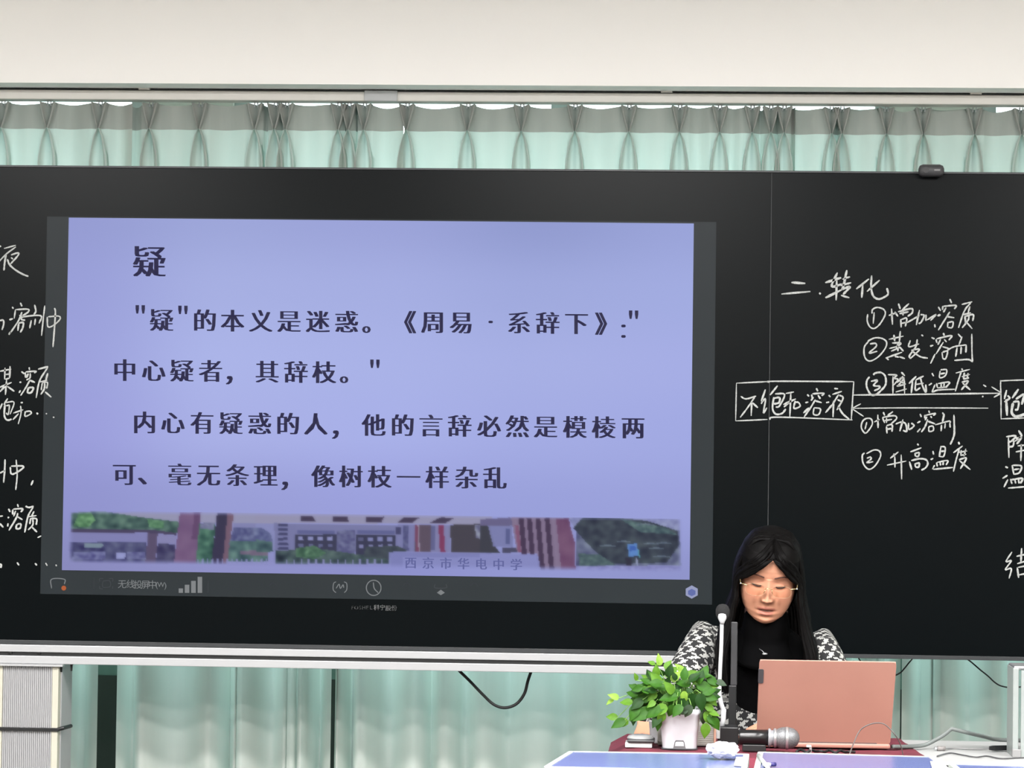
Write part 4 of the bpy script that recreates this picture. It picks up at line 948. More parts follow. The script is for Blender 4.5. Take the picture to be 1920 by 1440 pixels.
# arch notch with drain window at the pot's foot
def archp(w0, w1, h, y, z0): return [Vector((pc.x-w0, y, z0)), Vector((pc.x+w0, y, z0)), Vector((pc.x+w1, y, z0+h*.8)), Vector((pc.x+w1*.8, y, z0+h)), Vector((pc.x-w1*.8, y, z0+h)), Vector((pc.x-w1, y, z0+h*.8))]
yf_ = py0-hb-.0012
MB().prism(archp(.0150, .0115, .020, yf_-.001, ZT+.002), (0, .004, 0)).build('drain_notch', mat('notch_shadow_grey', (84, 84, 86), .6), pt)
MB().prism(archp(.0105, .0095, .010, yf_-.0016, ZT+.0085), (0, .003, 0)).build('drain_window', M_pot, pt)
MB().prism(rsq(pc.x, py0, ZT+.002, hb*1.06, .01), (0, 0, -.002)).build('saucer', M_dgrey, pt)

# leaf meshes
def leaf_mesh(name, m, curl):
    L_, Wd = 1.0, .36; rows = 7; V = []; Fq = []
    for i in range(rows+1):
        t_ = i/rows
        wdt = Wd*(sin(pi*min(1, t_*1.02))**.75)*(1.25-.75*t_) if t_ > 0 else .06
        if i == rows: wdt = 0.005
        zc = -curl*t_*t_
        for s_ in (-1, -.5, 0, .5, 1):
            V.append((s_*wdt, t_*L_-(.06 if abs(s_) == 1 and i == 1 else 0), zc+.16*abs(s_)*wdt-.02*(s_ == 0)))
    for i in range(rows):
        for j in range(4):
            a_ = i*5+j; Fq.append((a_, a_+1, a_+6, a_+5))
    me = bpy.data.meshes.new(name); me.from_pydata(V, [], Fq); me.materials.append(m)
    me.polygons.foreach_set('use_smooth', [True]*len(me.polygons)); return me
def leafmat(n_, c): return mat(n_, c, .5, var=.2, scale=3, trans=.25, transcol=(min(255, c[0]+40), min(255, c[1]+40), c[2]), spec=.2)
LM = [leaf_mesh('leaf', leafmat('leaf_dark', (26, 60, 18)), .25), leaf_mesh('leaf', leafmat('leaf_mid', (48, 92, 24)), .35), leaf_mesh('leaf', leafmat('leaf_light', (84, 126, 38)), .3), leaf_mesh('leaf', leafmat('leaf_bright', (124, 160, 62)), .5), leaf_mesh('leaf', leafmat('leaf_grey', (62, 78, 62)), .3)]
rl = random.Random(12)
PB = lambda x, y, Y: P(x, y, Y)
# (px, py, depth offset, direction degrees in the picture (0 = right, 90 = up), length px, tone)
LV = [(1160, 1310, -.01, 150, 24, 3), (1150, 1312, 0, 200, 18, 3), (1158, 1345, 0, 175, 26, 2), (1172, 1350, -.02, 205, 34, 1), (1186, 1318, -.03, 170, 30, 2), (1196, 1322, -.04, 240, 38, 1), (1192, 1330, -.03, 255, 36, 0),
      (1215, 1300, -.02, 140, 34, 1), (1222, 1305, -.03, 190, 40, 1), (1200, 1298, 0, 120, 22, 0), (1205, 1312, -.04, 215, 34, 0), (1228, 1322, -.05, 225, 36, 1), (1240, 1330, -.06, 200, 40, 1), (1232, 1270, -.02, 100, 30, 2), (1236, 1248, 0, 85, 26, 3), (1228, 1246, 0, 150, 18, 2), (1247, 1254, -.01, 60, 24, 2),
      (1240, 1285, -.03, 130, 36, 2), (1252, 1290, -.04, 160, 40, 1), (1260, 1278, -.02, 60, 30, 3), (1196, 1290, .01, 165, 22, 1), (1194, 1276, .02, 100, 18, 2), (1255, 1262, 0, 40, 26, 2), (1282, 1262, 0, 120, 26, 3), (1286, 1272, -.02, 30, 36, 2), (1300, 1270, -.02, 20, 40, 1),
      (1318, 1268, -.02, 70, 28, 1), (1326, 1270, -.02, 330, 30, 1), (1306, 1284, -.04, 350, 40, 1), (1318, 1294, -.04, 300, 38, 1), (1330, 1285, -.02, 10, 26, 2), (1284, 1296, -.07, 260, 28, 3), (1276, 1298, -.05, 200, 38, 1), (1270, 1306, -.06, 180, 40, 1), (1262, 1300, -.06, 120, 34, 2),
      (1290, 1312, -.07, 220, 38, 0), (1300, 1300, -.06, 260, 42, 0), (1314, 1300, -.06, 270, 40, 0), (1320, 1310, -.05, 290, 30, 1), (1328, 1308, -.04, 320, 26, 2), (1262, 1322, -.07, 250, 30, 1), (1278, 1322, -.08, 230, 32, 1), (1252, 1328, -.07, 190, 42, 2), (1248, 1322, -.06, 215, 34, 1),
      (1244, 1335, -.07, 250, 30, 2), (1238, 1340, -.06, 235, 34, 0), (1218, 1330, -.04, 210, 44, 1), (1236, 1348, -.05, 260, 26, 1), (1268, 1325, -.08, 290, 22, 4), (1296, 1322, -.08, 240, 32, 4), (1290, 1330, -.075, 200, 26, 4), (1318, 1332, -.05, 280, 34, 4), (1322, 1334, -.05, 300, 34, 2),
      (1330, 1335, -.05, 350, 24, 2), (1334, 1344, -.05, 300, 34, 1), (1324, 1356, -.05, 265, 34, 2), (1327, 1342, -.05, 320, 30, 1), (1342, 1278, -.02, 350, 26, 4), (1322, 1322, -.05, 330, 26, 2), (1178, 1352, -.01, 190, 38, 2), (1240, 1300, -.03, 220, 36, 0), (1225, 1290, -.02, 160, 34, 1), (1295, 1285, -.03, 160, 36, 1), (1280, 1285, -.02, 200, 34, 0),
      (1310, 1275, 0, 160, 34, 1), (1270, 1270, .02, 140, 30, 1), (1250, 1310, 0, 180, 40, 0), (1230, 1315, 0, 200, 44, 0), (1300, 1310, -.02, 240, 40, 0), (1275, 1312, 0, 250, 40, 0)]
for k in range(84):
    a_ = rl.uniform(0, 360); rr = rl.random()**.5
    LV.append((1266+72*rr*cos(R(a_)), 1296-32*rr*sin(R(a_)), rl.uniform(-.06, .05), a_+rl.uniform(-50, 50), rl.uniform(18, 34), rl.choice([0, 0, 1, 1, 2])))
pxm = (7.14)/5500
root = Vector((pc.x, py0, ptz-.014))
for (x, y, dy, ang, ln, tone) in LV:
    base = P(x, y, py0+dy)
    L = ln*pxm*.84
    a_ = R(ang); d = (Vector((cos(a_), 0, sin(a_)))+Vector((0, rl.uniform(-.55, .25), 0))).normalized()
    nrm_ = Vector((rl.uniform(-.5, .5), -1.0, rl.uniform(.2, .9)))
    nrm_ = (nrm_-d*nrm_.dot(d)).normalized(); side = d.cross(nrm_).normalized()
    M = Matrix((side*L, d*L, nrm_*L)).transposed().to_4x4(); M.translation = base-ORG[pt.name]
    o = bpy.data.objects.new('leaf', LM[tone]); COL.objects.link(o); o.parent = pt; o.matrix_local = M
    start = root+Vector((max(-.03, min(.03, (base.x-root.x)*.35)), rl.uniform(-.02, .02), 0))
    mid = start.lerp(base, .5)+Vector((0, 0, .03 if base.z > root.z else .045))
    if rl.random() < .62: MB().tube(cr([start, mid, base], 5), .0011, 5, cap=False).build('stem', M_stem, pt, True)

# ribbed grey storage box behind the pot
bx_ = -1.63
a, b = P(1233, 1356, bx_-.03), P(1341, 1408, bx_-.03)
sb = thing('storage_box', 'small pale grey ribbed box behind the white plant pot', 'box', ((a.x+b.x)/2, bx_, ZT))
M_boxg = mat('pale_grey_box', (178, 174, 168), .6, var=.03)
MB().box((a.x, bx_-.028, ZT), (b.x, bx_+.03, a.z), .002).build('body', M_boxg, sb)
rb = MB(); z = ZT+.004
while z < a.z-.006: rb.box((a.x+.001, bx_-.0295, z), (b.x-.001, bx_-.026, z+.0022)); z += .0048
rb.build('rib', M_boxg, sb, kind='stuff')
MB().box((b.x-.004, bx_-.031, ZT+.0), (b.x+.0015, bx_-.02, a.z), .001).build('corner_edge', mat('salmon_edge', (206, 160, 140), .5), sb, label='salmon coloured corner edge')
# rounded white and dark device
a, b = P(1172, 1382, -1.70), P(1226, 1406, -1.70)
dv = thing('card_reader', 'small rounded white and dark grey device on a clear base beside the pot', 'device', ((a.x+b.x)/2, -1.70, ZT))
MB().box((a.x+.001, -1.735, ZT), (b.x-.004, -1.67, ZT+.012), .002).build('clear_base', mat('frosted_base', (205, 210, 210), .25), dv)
V = []; cx = (a.x+b.x)/2+.004; rx = (b.x-a.x)/2-.002
MB().box((cx-rx, -1.742, ZT+.012), (cx+rx, -1.662, ZT+.020), .0038).build('dark_band', M_dgrey, dv, True)
MB().lathe([(rx*.98, 0), (rx*.96, .003), (rx*.86, .007), (rx*.62, .0095), (rx*.3, .0105), (.001, .0108)], (cx-.002, -1.702, ZT+.0195), n=28).build('domed_top', M_white, dv, True)
# white cup between the hand and the pot
cx = P(1224, 1375, -1.60)
cu = thing('paper_cup', 'white cup behind the hand, partly hidden by the plant', 'cup', (cx.x, -1.60, ZT))
MB().lathe([(.015, 0), (.016, .002), (.020, .052), (.0212, .053), (.0190, .0535), (.0150, .004), (.001, .004)], (cx.x+.010, -1.60, ZT), n=24).build('cup_wall', M_paper, cu, True)

# ================================================================ cables and small things right of the laptop
cable('adapter_cable', 'thick grey cable arching from the maroon cloth across the white desk', [(1673, 1400, -1.64), (1700, 1400, -1.60), (1733, 1397, -1.56), (1760, 1384, -1.56), (1775, 1374, -1.56), (1784, 1367, -1.56), (1795, 1369, -1.56), (1815, 1374, -1.55), (1845, 1381, -1.5), (1873, 1387, -1.46), (1935, 1389, -1.45)], .0052, mat('grey_cable', (98, 104, 102), .5))
uc = thing('usb_cable', 'thin grey cable with silver plug and black connector block on the white desk', 'cable', PZ(1800, 1403, ZD))
a, b = PZ(1752, 1403.5, ZD+.006), PZ(1772, 1403.5, ZD+.006); 
MB().tube([a, a.lerp(b, .3)], .0036, 10).build('plug', M_silver, uc, True)
MB().tube([a.lerp(b, .28), b], [.0062, .0058], 12).build('plug_grip', mat('grip_grey', (120, 116, 114), .5), uc, True)
cc_ = [PZ(1771, 1403.5, ZD+.006), PZ(1785, 1403, ZD+.003), PZ(1815, 1404, ZD+.003), PZ(1840, 1404.5, ZD+.003), PZ(1858, 1402, ZD+.006)]
MB().tube(cr(cc_, 5), .002, 8).build('cord', M_grey, uc, True)
a, b = PZ(1856, 1403, ZD+.009), PZ(1893, 1402, ZD+.009)
MB().tube([a, a.lerp(b, .2), a.lerp(b, .85), b], [.006, .0090, .0088, .007], 4).build('connector_block', M_black, uc)
MB().tube([b, b+Vector((.02, 0, .001))], [.006, .006], 8).build('connector_tail', M_grey, uc, True)
q = [PZ(x, y, ZD+.003) for x, y in ((1757, 1418), (1770, 1414), (1784, 1412), (1806, 1416), (1830, 1419.6), (1850, 1417.6), (1873, 1422), (1895, 1422), (1935, 1420))]
t = MB().tube(cr(q, 6), .0018, 6).build('loose_wire', M_dgrey, None, True); tag(t, 'thin wavy dark wire lying along the front of the white desk', 'wire')
q = [(1593, 1414, -1.945), (1600, 1395, -1.90), (1610, 1373, -1.88), (1622, 1362, -1.88), (1640, 1356, -1.88), (1656, 1357, -1.88), (1668, 1366, -1.88), (1680, 1380, -1.88), (1689, 1398, -1.86), (1694, 1412, -1.85)]
q = [P(*p) for p in q]; q[-1].z = ZT; 
t = MB().tube(cr(q, 6), .0015, 6).build('lavalier_wire', mat('thin_grey_wire', (84, 78, 76), .5), None, True); tag(t, 'thin wire standing in an arch in front of the pink laptop lid', 'wire')
# little clip
c = P(1520, 1400, -1.86)
kc = thing('lapel_clip', 'tiny silver clip with white tip standing before the laptop', 'clip', (c.x, -1.80, ZT))
MB().box((c.x-.001, -1.806, ZT), (c.x+.005, -1.798, ZT+.016), .001).build('clip_body', M_silver, kc)
MB().box((c.x-.008, -1.808, ZT+.015), (c.x+.004, -1.797, ZT+.020), .0015).build('clip_tip', M_paper, kc)
# dark lumpy headset cord at the laptop foot
q = []
for i in range(26):
    u = i/25; q.append(Vector((P(1495+110*u, 1404, -1.85).x, -1.80+.015*sin(u*26), ZT+.0035+.004*abs(sin(u*19)))))
t = MB().tube(cr(q, 4), .0035, 7).build('coiled_lead', M_blackm, None, True); tag(t, 'dark crumpled lead lying at the foot of the pink laptop', 'cable')

# frosted stand at the right
sy = -1.72
x0 = P(1899, 1340, sy).x; ztop = P(1905, 1249, sy).z
fs = thing('acrylic_stand', 'tall frosted white acrylic stand on the white desk beside the cables', 'stand', (x0+.1, sy, ZD))
M_acr = mat('frosted_acrylic', (150, 156, 154), .3, var=.01, trans=.25, transcol=(190, 200, 196))
MB().box((x0, sy, ZD), (x0+.014, sy+.13, ztop-.004), .003).build('side_panel', M_acr, fs)
MB().box((x0+.0145, sy-.004, ZD), (x0+.018, sy+.13, ztop-.02), .001).build('edge_line', M_grey, fs) if False else None
MB().box((x0+.019, sy-.003, ZD), (x0+.20, sy+.003, ztop-.010), .001).build('front_panel', M_acr, fs)
MB().box((x0+.002, sy+.006, ztop-.010), (x0+.205, sy+.13, ztop), .004).build('top_cap', M_silver, fs)
MB().box((x0+.19, sy, ZD), (x0+.205, sy+.13, ztop-.004), .003).build('side_panel', M_acr, fs)
MB().box((x0-.001, sy-.006, ZD), (x0+.020, sy+.02, ZD+.02), .002).build('foot_bracket', M_grey, fs)

# ================================================================ the teacher
YT = -1.10
def Q(px_, py_, Y): return P(px_, py_, Y)
pel = Vector((Q(1430, 1300, -.95).x, -.93, .53))
per = thing('person', 'seated woman in houndstooth jacket with long black hair and glasses, looking down at laptop', 'person', (pel.x, pel.y, 0))

def skin_mesh(verts, edges, radii, root=0, voxel=.004, sub=2, smooth_it=2):
    me = bpy.data.meshes.new('s'); me.from_pydata([tuple(v) for v in verts], edges, []); o = bpy.data.objects.new('s', me); COL.objects.link(o)
    o.modifiers.new('k', 'SKIN')
    for i, r_ in enumerate(radii):
        sv = me.skin_vertices[0].data[i]; sv.radius = r_ if hasattr(r_, '__len__') else (r_, r_); sv.use_root = (i == root)
    s_ = o.modifiers.new('u', 'SUBSURF'); s_.levels = sub; s_.render_levels = sub
    if voxel:
        rm = o.modifiers.new('r', 'REMESH'); rm.mode = 'VOXEL'; rm.voxel_size = voxel
        sm = o.modifiers.new('m', 'SMOOTH'); sm.iterations = smooth_it
    dg = bpy.context.evaluated_depsgraph_get(); dg.update()
    out = bpy.data.meshes.new_from_object(o.evaluated_get(dg))
    n_ = len(out.vertices); a = np.empty(n_*3, np.float32); out.vertices.foreach_get('co', a)
    V = a.reshape(-1, 3); Fq = [tuple(p.vertices) for p in out.polygons]
    bpy.data.objects.remove(o); bpy.data.meshes.remove(me); bpy.data.meshes.remove(out)
    return V, Fq

neck0 = Vector((Q(1436, 1190, -1.17).x, -1.15, 0)); neck0.z = Q(1436, 1190, -1.15).z
chest = Vector((neck0.x-.0, -1.06, neck0.z-.13)); belly = Vector((pel.x, -.98, .70))
shL = Q(1321, 1199, -1.10); shR = Q(1540, 1211, -1.10)
elL = Q(1268, 1305, -1.24); wrL = Q(1216, 1345, -1.50)
elR = Q(1580, 1320, -1.20); wrR = Q(1488, 1372, -1.475); wrR.z = ZT+.052
wrL.z = max(wrL.z, ZT+.035)
BV = [pel, belly, chest, neck0, neck0+Vector((0, -.05, .06)),
      shL, elL, wrL, shR, elR, wrR,
      pel+Vector((-.10, 0, -.02)), Vector((pel.x-.11, -1.38, .50)), Vector((pel.x-.11, -1.36, .08)), Vector((pel.x-.11, -1.50, .04)),
      pel+Vector((.10, 0, -.02)), Vector((pel.x+.11, -1.38, .50)), Vector((pel.x+.11, -1.36, .08)), Vector((pel.x+.11, -1.50, .04))]
BE = [(0, 1), (1, 2), (2, 3), (3, 4), (2, 5), (5, 6), (6, 7), (2, 8), (8, 9), (9, 10), (0, 11), (11, 12), (12, 13), (13, 14), (0, 15), (15, 16), (16, 17), (17, 18)]
BR = [(.14, .10), (.12, .09), (.12, .09), .050, .045, .038, .036, .024, .038, .036, .024, .085, .058, .036, .03, .085, .058, .036, .03]

def hand(wrist, fdir, pnorm, thumb_side, curl):
    """palm and five bent fingers as skin chains; fdir: finger direction, pnorm: palm's facing"""
    f = fdir.normalized(); p = (pnorm-f*pnorm.dot(f)).normalized(); s = f.cross(p).normalized()*thumb_side
    V = [wrist, wrist+f*.035+p*.002, wrist+f*.070]; E_ = [(0, 1), (1, 2)]; Rr = [(.022, .017), (.030, .015), (.034, .0135)]
    for k, (off, ln) in enumerate(((.027, .068), (.009, .076), (-.009, .071), (-.027, .056))):
        b0 = wrist+f*.055+s*off*.75
        b1 = wrist+f*.082+s*off*1.05
        i0 = len(V); V += [b0, b1]; Rr += [.011, .0092]; E_ += [(1, i0), (i0, i0+1)]
        d = f.copy(); pt_ = b1; prev = i0+1
        for j, fr in enumerate((.42, .33, .25)):
            c_ = curl*(1+.12*k)*(.7 if j == 0 else 1)
            d = (Matrix.Rotation(c_, 3, f.cross(p)) @ d).normalized()
            pt_ = pt_+d*ln*fr; V.append(pt_); Rr.append((.0086, .0080, .0068)[j]); E_.append((prev, len(V)-1)); prev = len(V)-1
    i0 = len(V); V += [wrist+f*.018+s*.020, wrist+f*.040+s*.038+p*.010, wrist+f*.062+s*.046+p*.018, wrist+f*.080+s*.046+p*.024]
    Rr += [.014, .0115, .0095, .0075]; E_ += [(0, i0), (i0, i0+1), (i0+1, i0+2), (i0+2, i0+3)]
    return V, E_, Rr
# her right hand (at the plant) rests fingers down on the cloth; the other lies on the keyboard
hA = hand(wrL, Vector((-.16, -.42, -.62)), Vector((.55, .25, -.5)), -1, .32)
hB = hand(wrR, Vector((-.9, -.25, -.16)), Vector((0, .1, -1)), -1, .28)
V0, F0 = skin_mesh(BV, BE, BR, 0, .0045)
parts = [(V0, F0)]
for h in (hA, hB): parts.append(skin_mesh(*h, 0, .0022, 2, 1))

# ---- head in its own frame: x right in the picture, -y to the front, z up, eyes at z = 0
HS = Q(1442, 1073, -1.235)
pitch, roll = R(21), R(5)
MH = Matrix.Translation(HS) @ Matrix.Rotation(roll, 4, 'Y') @ Matrix.Rotation(pitch, 4, 'X')
ROW = [(-.119, .006, .052, -.035), (-.116, .023, .064, -.02), (-.110, .037, .073, -.005), (-.098, .051, .080, .015), (-.080, .0615, .083, .045), (-.060, .0680, .0835, .065), (-.035, .0715, .0835, .080),
       (-.010, .0705, .083, .090), (.010, .0725, .083, .095), (.035, .0745, .0825, .099), (.055, .0735, .077, .098), (.075, .067, .064, .092), (.092, .053, .045, .077), (.104, .034, .026, .052), (.110, .014, .008, .024), (.1115, .002, .0, .008)]
rz = np.array([r_[0] for r_ in ROW]); rw = np.array([r_[1] for r_ in ROW]); rf = np.array([r_[2] for r_ in ROW]); rbk = np.array([r_[3] for r_ in ROW])
def g2(x, z, cx, cz, sx, sz): return math.exp(-((x-cx)/sx)**2-((z-cz)/sz)**2)
def face_disp(x, z):
    ax = abs(x); d = 0
    # brow, sockets and closed lids
    d += .0030*g2(ax, z, .030, .021, .020, .008)
    d -= .0085*g2(ax, z, .030, .004, .017, .012)
    d += .0062*g2(ax, z, .031, -.001, .0135, .0085)
    d -= .0025*g2(ax, z, .031, -.012, .014, .004)
    # nose
    ridge = .0
    if z < .014 and z > -.062:
        t_ = min(1, max(0, (.012-z)/.050)); ridge = .003+.017*t_**1.2
        if z < -.040: ridge *= max(0, 1-((-.040-z)/.0125)**1.6) if z > -.0525 else 0
        wd_ = .0062+.0045*t_
        d += ridge*math.exp(-(x/wd_)**2)
    d += .0085*g2(ax, z, .0125, -.0400, .0058, .0062)
    d -= .003*g2(ax, z, .0225, -.038, .005, .012)
    # cheeks, folds, lips and chin
    d += .0035*g2(ax, z, .040, -.035, .020, .020)
    d -= .0022*g2(ax, z, .032-.0*z, -.060, .005, .014)
    d += .0036*g2(x, z, 0, -.0655, .020, .0048)+.0020*g2(ax, z, .006, -.063, .005, .004)
    d += .0042*g2(x, z, 0, -.0815, .016, .0052)
    d -= .0070*g2(x, z, 0, -.0735, .0185, .0036)
    d -= .0030*g2(x, z, 0, -.0905, .016, .005)
    d += .0045*g2(x, z, 0, -.104, .016, .009)
    d -= .0012*g2(x, z, 0, -.058, .0028, .005)
    return d
NZ_, NA = 150, 176
zsamp = np.concatenate([np.linspace(-.119, .06, 128), np.linspace(.0625, .1115, 28)])
HV = []; HC = []
skinc = np.array(lin((188, 134, 108)))
def skin_color(x, z, front):  # skin tint; nostrils, mouth gap and cheek creases carry painted shade
    c = skinc.copy()
    if not front: return c
    ax = abs(x)
    def mixc(c, rgb, a): return c*(1-a)+np.array(lin(rgb))*a
    c = mixc(c, (200, 128, 106), .35*g2(ax, z, .042, -.034, .018, .017))
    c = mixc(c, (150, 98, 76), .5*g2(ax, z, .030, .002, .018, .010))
    c = mixc(c, (56, 30, 26), .9*g2(ax, z, .031, -.0060, .0135, .0021))
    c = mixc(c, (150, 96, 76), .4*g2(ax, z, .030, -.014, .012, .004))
    sg = lambda t: 1/(1+math.exp(-max(-40, min(40, t/.0006))))
    top = -.0612-.12*ax+.0012*g2(ax, z, .006, z, .004, 1); c = mixc(c, (158, 92, 82), .75*sg(top-z)*sg(z+.0722)*sg(.0225-ax))
    bot = -.0868+(x/.021)**2*.010; c = mixc(c, (164, 96, 86), .75*sg(z-bot)*sg(-.0755-z)*sg(.020-ax))
    c = mixc(c, (66, 32, 30), .95*sg(z+.0762-(x/.0195)**2*.0030)*sg(-.0712-z)*sg(.0195-ax))
    c = mixc(c, (186, 158, 146), .7*sg(z+.0742)*sg(-.0718-z)*sg(.0105-ax))
    c = mixc(c, (84, 44, 36), .85*g2(ax, z, .0065, -.0495, .0035, .0018))
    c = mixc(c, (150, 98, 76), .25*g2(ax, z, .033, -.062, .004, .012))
    return c
for z in zsamp:
    w_ = np.interp(z, rz, rw); f_ = np.interp(z, rz, rf); b_ = np.interp(z, rz, rbk)
    for j in range(NA):
        # denser in front
        u = j/NA*2-1; a_ = pi*(u*.55+.45*u**3)      # 0 = front
        x = w_*abs(sin(a_))**.92*(1 if a_ > 0 else -1); cz_ = cos(a_)
        if cz_ >= 0: y = -f_*abs(cz_)**.86
        else: y = b_*abs(cz_)
        if cz_ > 0 and z < .03:
            y -= face_disp(x, z)*min(1, cz_*1.6)
        elif cz_ > 0: y -= face_disp(x, z)*min(1, cz_*1.6)
        HV.append(MH @ Vector((x, y, z))); HC.append(skin_color(x, z, cz_ > .1))
nzr = len(zsamp)
HF = [(r_*NA+j, r_*NA+(j+1) % NA, (r_+1)*NA+(j+1) % NA, (r_+1)*NA+j) for r_ in range(nzr-1) for j in range(NA)]
HF += [tuple(range(NA))[::-1], tuple((nzr-1)*NA+j for j in range(NA))]
# ears
ears = []
for s_ in (-1, 1):
    bm = bmesh.new(); bmesh.ops.create_uvsphere(bm, u_segments=16, v_segments=12, radius=1)
    bm.verts.index_update()
    ev = []
    for v in bm.verts:
        p_ = Vector((v.co.x*.007, v.co.y*.016, v.co.z*.030)); 
        if v.co.x*s_ > .2: p_.x -= s_*.003*(1-v.co.y**2-v.co.z**2)
        ev.append(MH @ (Vector((s_*.0745, .012, -.012))+p_))
    ears.append((ev, [tuple(x.index for x in f.verts) for f in bm.faces])); bm.free()
allV = []; allF = []; allC = []
for (v_, f_) in parts:
    b = len(allV); allV += [Vector(p) for p in v_]; allF += [tuple(b+i for i in q_) for q_ in f_]; allC += [skinc]*len(v_)
b = len(allV); allV += HV; allF += [tuple(b+i for i in q_) for q_ in HF]; allC += HC
for (v_, f_) in ears:
    b = len(allV); allV += v_; allF += [tuple(b+i for i in q_) for q_ in f_]; allC += [skinc]*len(v_)
# neck tube into the head
nb = MB().tube(cr([neck0+Vector((0, 0, -.02)), neck0+Vector((0, -.03, .04)), MH @ Vector((0, .03, -.07))], 5), [.056]*11, 20)
b = len(allV); allV += nb.v; allF += [tuple(b+i for i in q_) for q_ in nb.f]; allC += [skinc]*len(nb.v)
body = obj('body', allV, allF, M_skin, per, True)
at = body.data.color_attributes.new('skin_col', 'FLOAT_COLOR', 'POINT')
at.data.foreach_set('color', np.concatenate([np.array(allC), np.ones((len(allC), 1))], 1).ravel().astype(np.float32))

# ---- eyebrows and lashes
def hd(x, z, off=.0):
    w_ = np.interp(z, rz, rw); f_ = np.interp(z, rz, rf)
    sa = min(.999, (abs(x)/w_))**(1/.92); cz_ = math.sqrt(max(0, 1-sa*sa))
    return MH @ Vector((x, -f_*cz_**.86-face_disp(x, z)*min(1, cz_*1.6)-off, z))
M_brow = mat('brow_hair', (84, 52, 42), .8, var=.2, scale=200)
for s_ in (-1, 1):
    q = [hd(s_*x, z, .0002) for x, z in ((.013, .0185), (.021, .0210), (.031, .0228), (.041, .0212), (.048, .0170))]
    MB().tube(cr(q, 5), [.0008]+[.0019]*8+[.0017]*8+[.0011]*3+[.0005], 6).build('eyebrow', M_brow, per, True)
    q = [hd(s_*x, z, .0003) for x, z in ((.0185, -.0050), (.025, -.0072), (.032, -.0078), (.038, -.0068), (.0425, -.0052))]
    MB().tube(cr(q, 5), [.0006]+[.0018]*19+[.0006], 5).build('eyelash', mat('lash', (40, 26, 24), .7), per, True)

# ---- glasses
gl = tag(bpy.data.objects.new('glasses', None)); COL.objects.link(gl); gl.parent = per; ORG[gl.name] = ORG[per.name]
gl['label'] = 'rimless glasses with gold fittings'
mgl = bpy.data.materials.new('lens_glass'); mgl.use_nodes = True; n = mgl.node_tree; n.nodes.clear()
o_ = n.nodes.new('ShaderNodeOutputMaterial'); a_ = n.nodes.new('ShaderNodeBsdfTransparent'); g_ = n.nodes.new('ShaderNodeBsdfGlossy'); g_.inputs['Roughness'].default_value = .08
fr = n.nodes.new('ShaderNodeFresnel'); fr.inputs[0].default_value = 1.12; mx_ = n.nodes.new('ShaderNodeMixShader'); a_.inputs[0].default_value = (.97, .95, .92, 1)
n.links.new(fr.outputs[0], mx_.inputs[0]); n.links.new(a_.outputs[0], mx_.inputs[1]); n.links.new(g_.outputs[0], mx_.inputs[2]); n.links.new(mx_.outputs[0], o_.inputs[0])
gyf = -.1035
def HL(x, y, z): return MH @ Vector((x, y, z))
for s_ in (-1, 1):
    V = []; nn = 28; rx, rzz = .0245, .0165
    for k in range(nn):
        a_ = 2*pi*k/nn; x = rx*abs(cos(a_))**.75*(1 if cos(a_) > 0 else -1); z = rzz*abs(sin(a_))**.75*(1 if sin(a_) > 0 else -1)
        V.append(HL(s_*.0335+x, gyf+.10*(abs(s_*.0335+x))**1.6, -.008+z))
    dv_ = MH.to_3x3() @ Vector((0, .0012, 0))
    MB().prism(V, dv_).build('lens', mgl, gl)
    MB().tube(V+[V[0]], .00035, 4, cap=False).build('lens_edge', mat('lens_edge', (186, 160, 130), .3), gl, True)
    MB().tube([HL(s_*.0545, gyf+.0015, .001), HL(s_*.0605, gyf+.004, .002), HL(s_*.0700, gyf+.010, .001)], [.0013, .0016, .0014], 8).build('hinge', M_gold, gl, True)
    MB().lathe([(.001, -.002), (.0026, -.001), (.0026, .001), (.001, .002)], HL(s_*.0712, gyf+.010, .001), n=10).build('hinge_cap', M_silver, gl, True)
    MB().tube([HL(s_*.0712, gyf+.010, .001), HL(s_*.0735, -.055, -.002), HL(s_*.0755, .0, -.004), HL(s_*.0765, .03, -.012)], .0011, 6).build('temple', M_gold, gl, True)
    MB().tube([HL(s_*.0085, gyf-.0005, -.006), HL(s_*.0095, gyf+.0, -.012), HL(s_*.0115, gyf+.004, -.017)], .0008, 6).build('nose_pad', M_gold, gl, True)
MB().tube(cr([HL(-.0095, gyf-.001, -.004), HL(-.004, gyf-.004, -.001), HL(.004, gyf-.004, -.001), HL(.0095, gyf-.001, -.004)], 5), .0009, 6).build('bridge', M_gold, gl, True)

# ---- hair: cap plus many locks
cv = []; keep = {}
CF = []
for i, z in enumerate(zsamp):
    w_ = np.interp(z, rz, rw); f_ = np.interp(z, rz, rf); b_ = np.interp(z, rz, rbk)
    for j in range(0, NA, 2):
        u = j/NA*2-1; a_ = pi*(u*.55+.45*u**3)
        x = (w_+.0062)*sin(a_); y = -(f_+.0045)*cos(a_) if cos(a_) > 0 else -(b_+.010)*cos(a_)
        hairline = .070-.55*abs(x)**1.05 if cos(a_) > 0 else -1
        ok = (cos(a_) < .12) or (z > .066-.9*max(0, abs(x)-.01))
        cv.append(HL(x, y, z+.002*smooth((z-.05)/.06))); keep[len(cv)-1] = ok
m2 = NA//2
for r_ in range(len(zsamp)-1):
    for j in range(m2):
        f = (r_*m2+j, r_*m2+(j+1) % m2, (r_+1)*m2+(j+1) % m2, (r_+1)*m2+j)
        if all(keep[i] for i in f): CF.append(f)
CF.append(tuple((len(zsamp)-1)*m2+j for j in range(m2)))
hair = obj('hair', cv, CF, M_hair, per, True)
hair['label'] = 'long straight black hair'
rh = random.Random(9)
HB = MB()
def ell(ph, th):     # ph: from the top down sideways (0..), th: fore-aft position -1..1 ; returns head-local
    return None
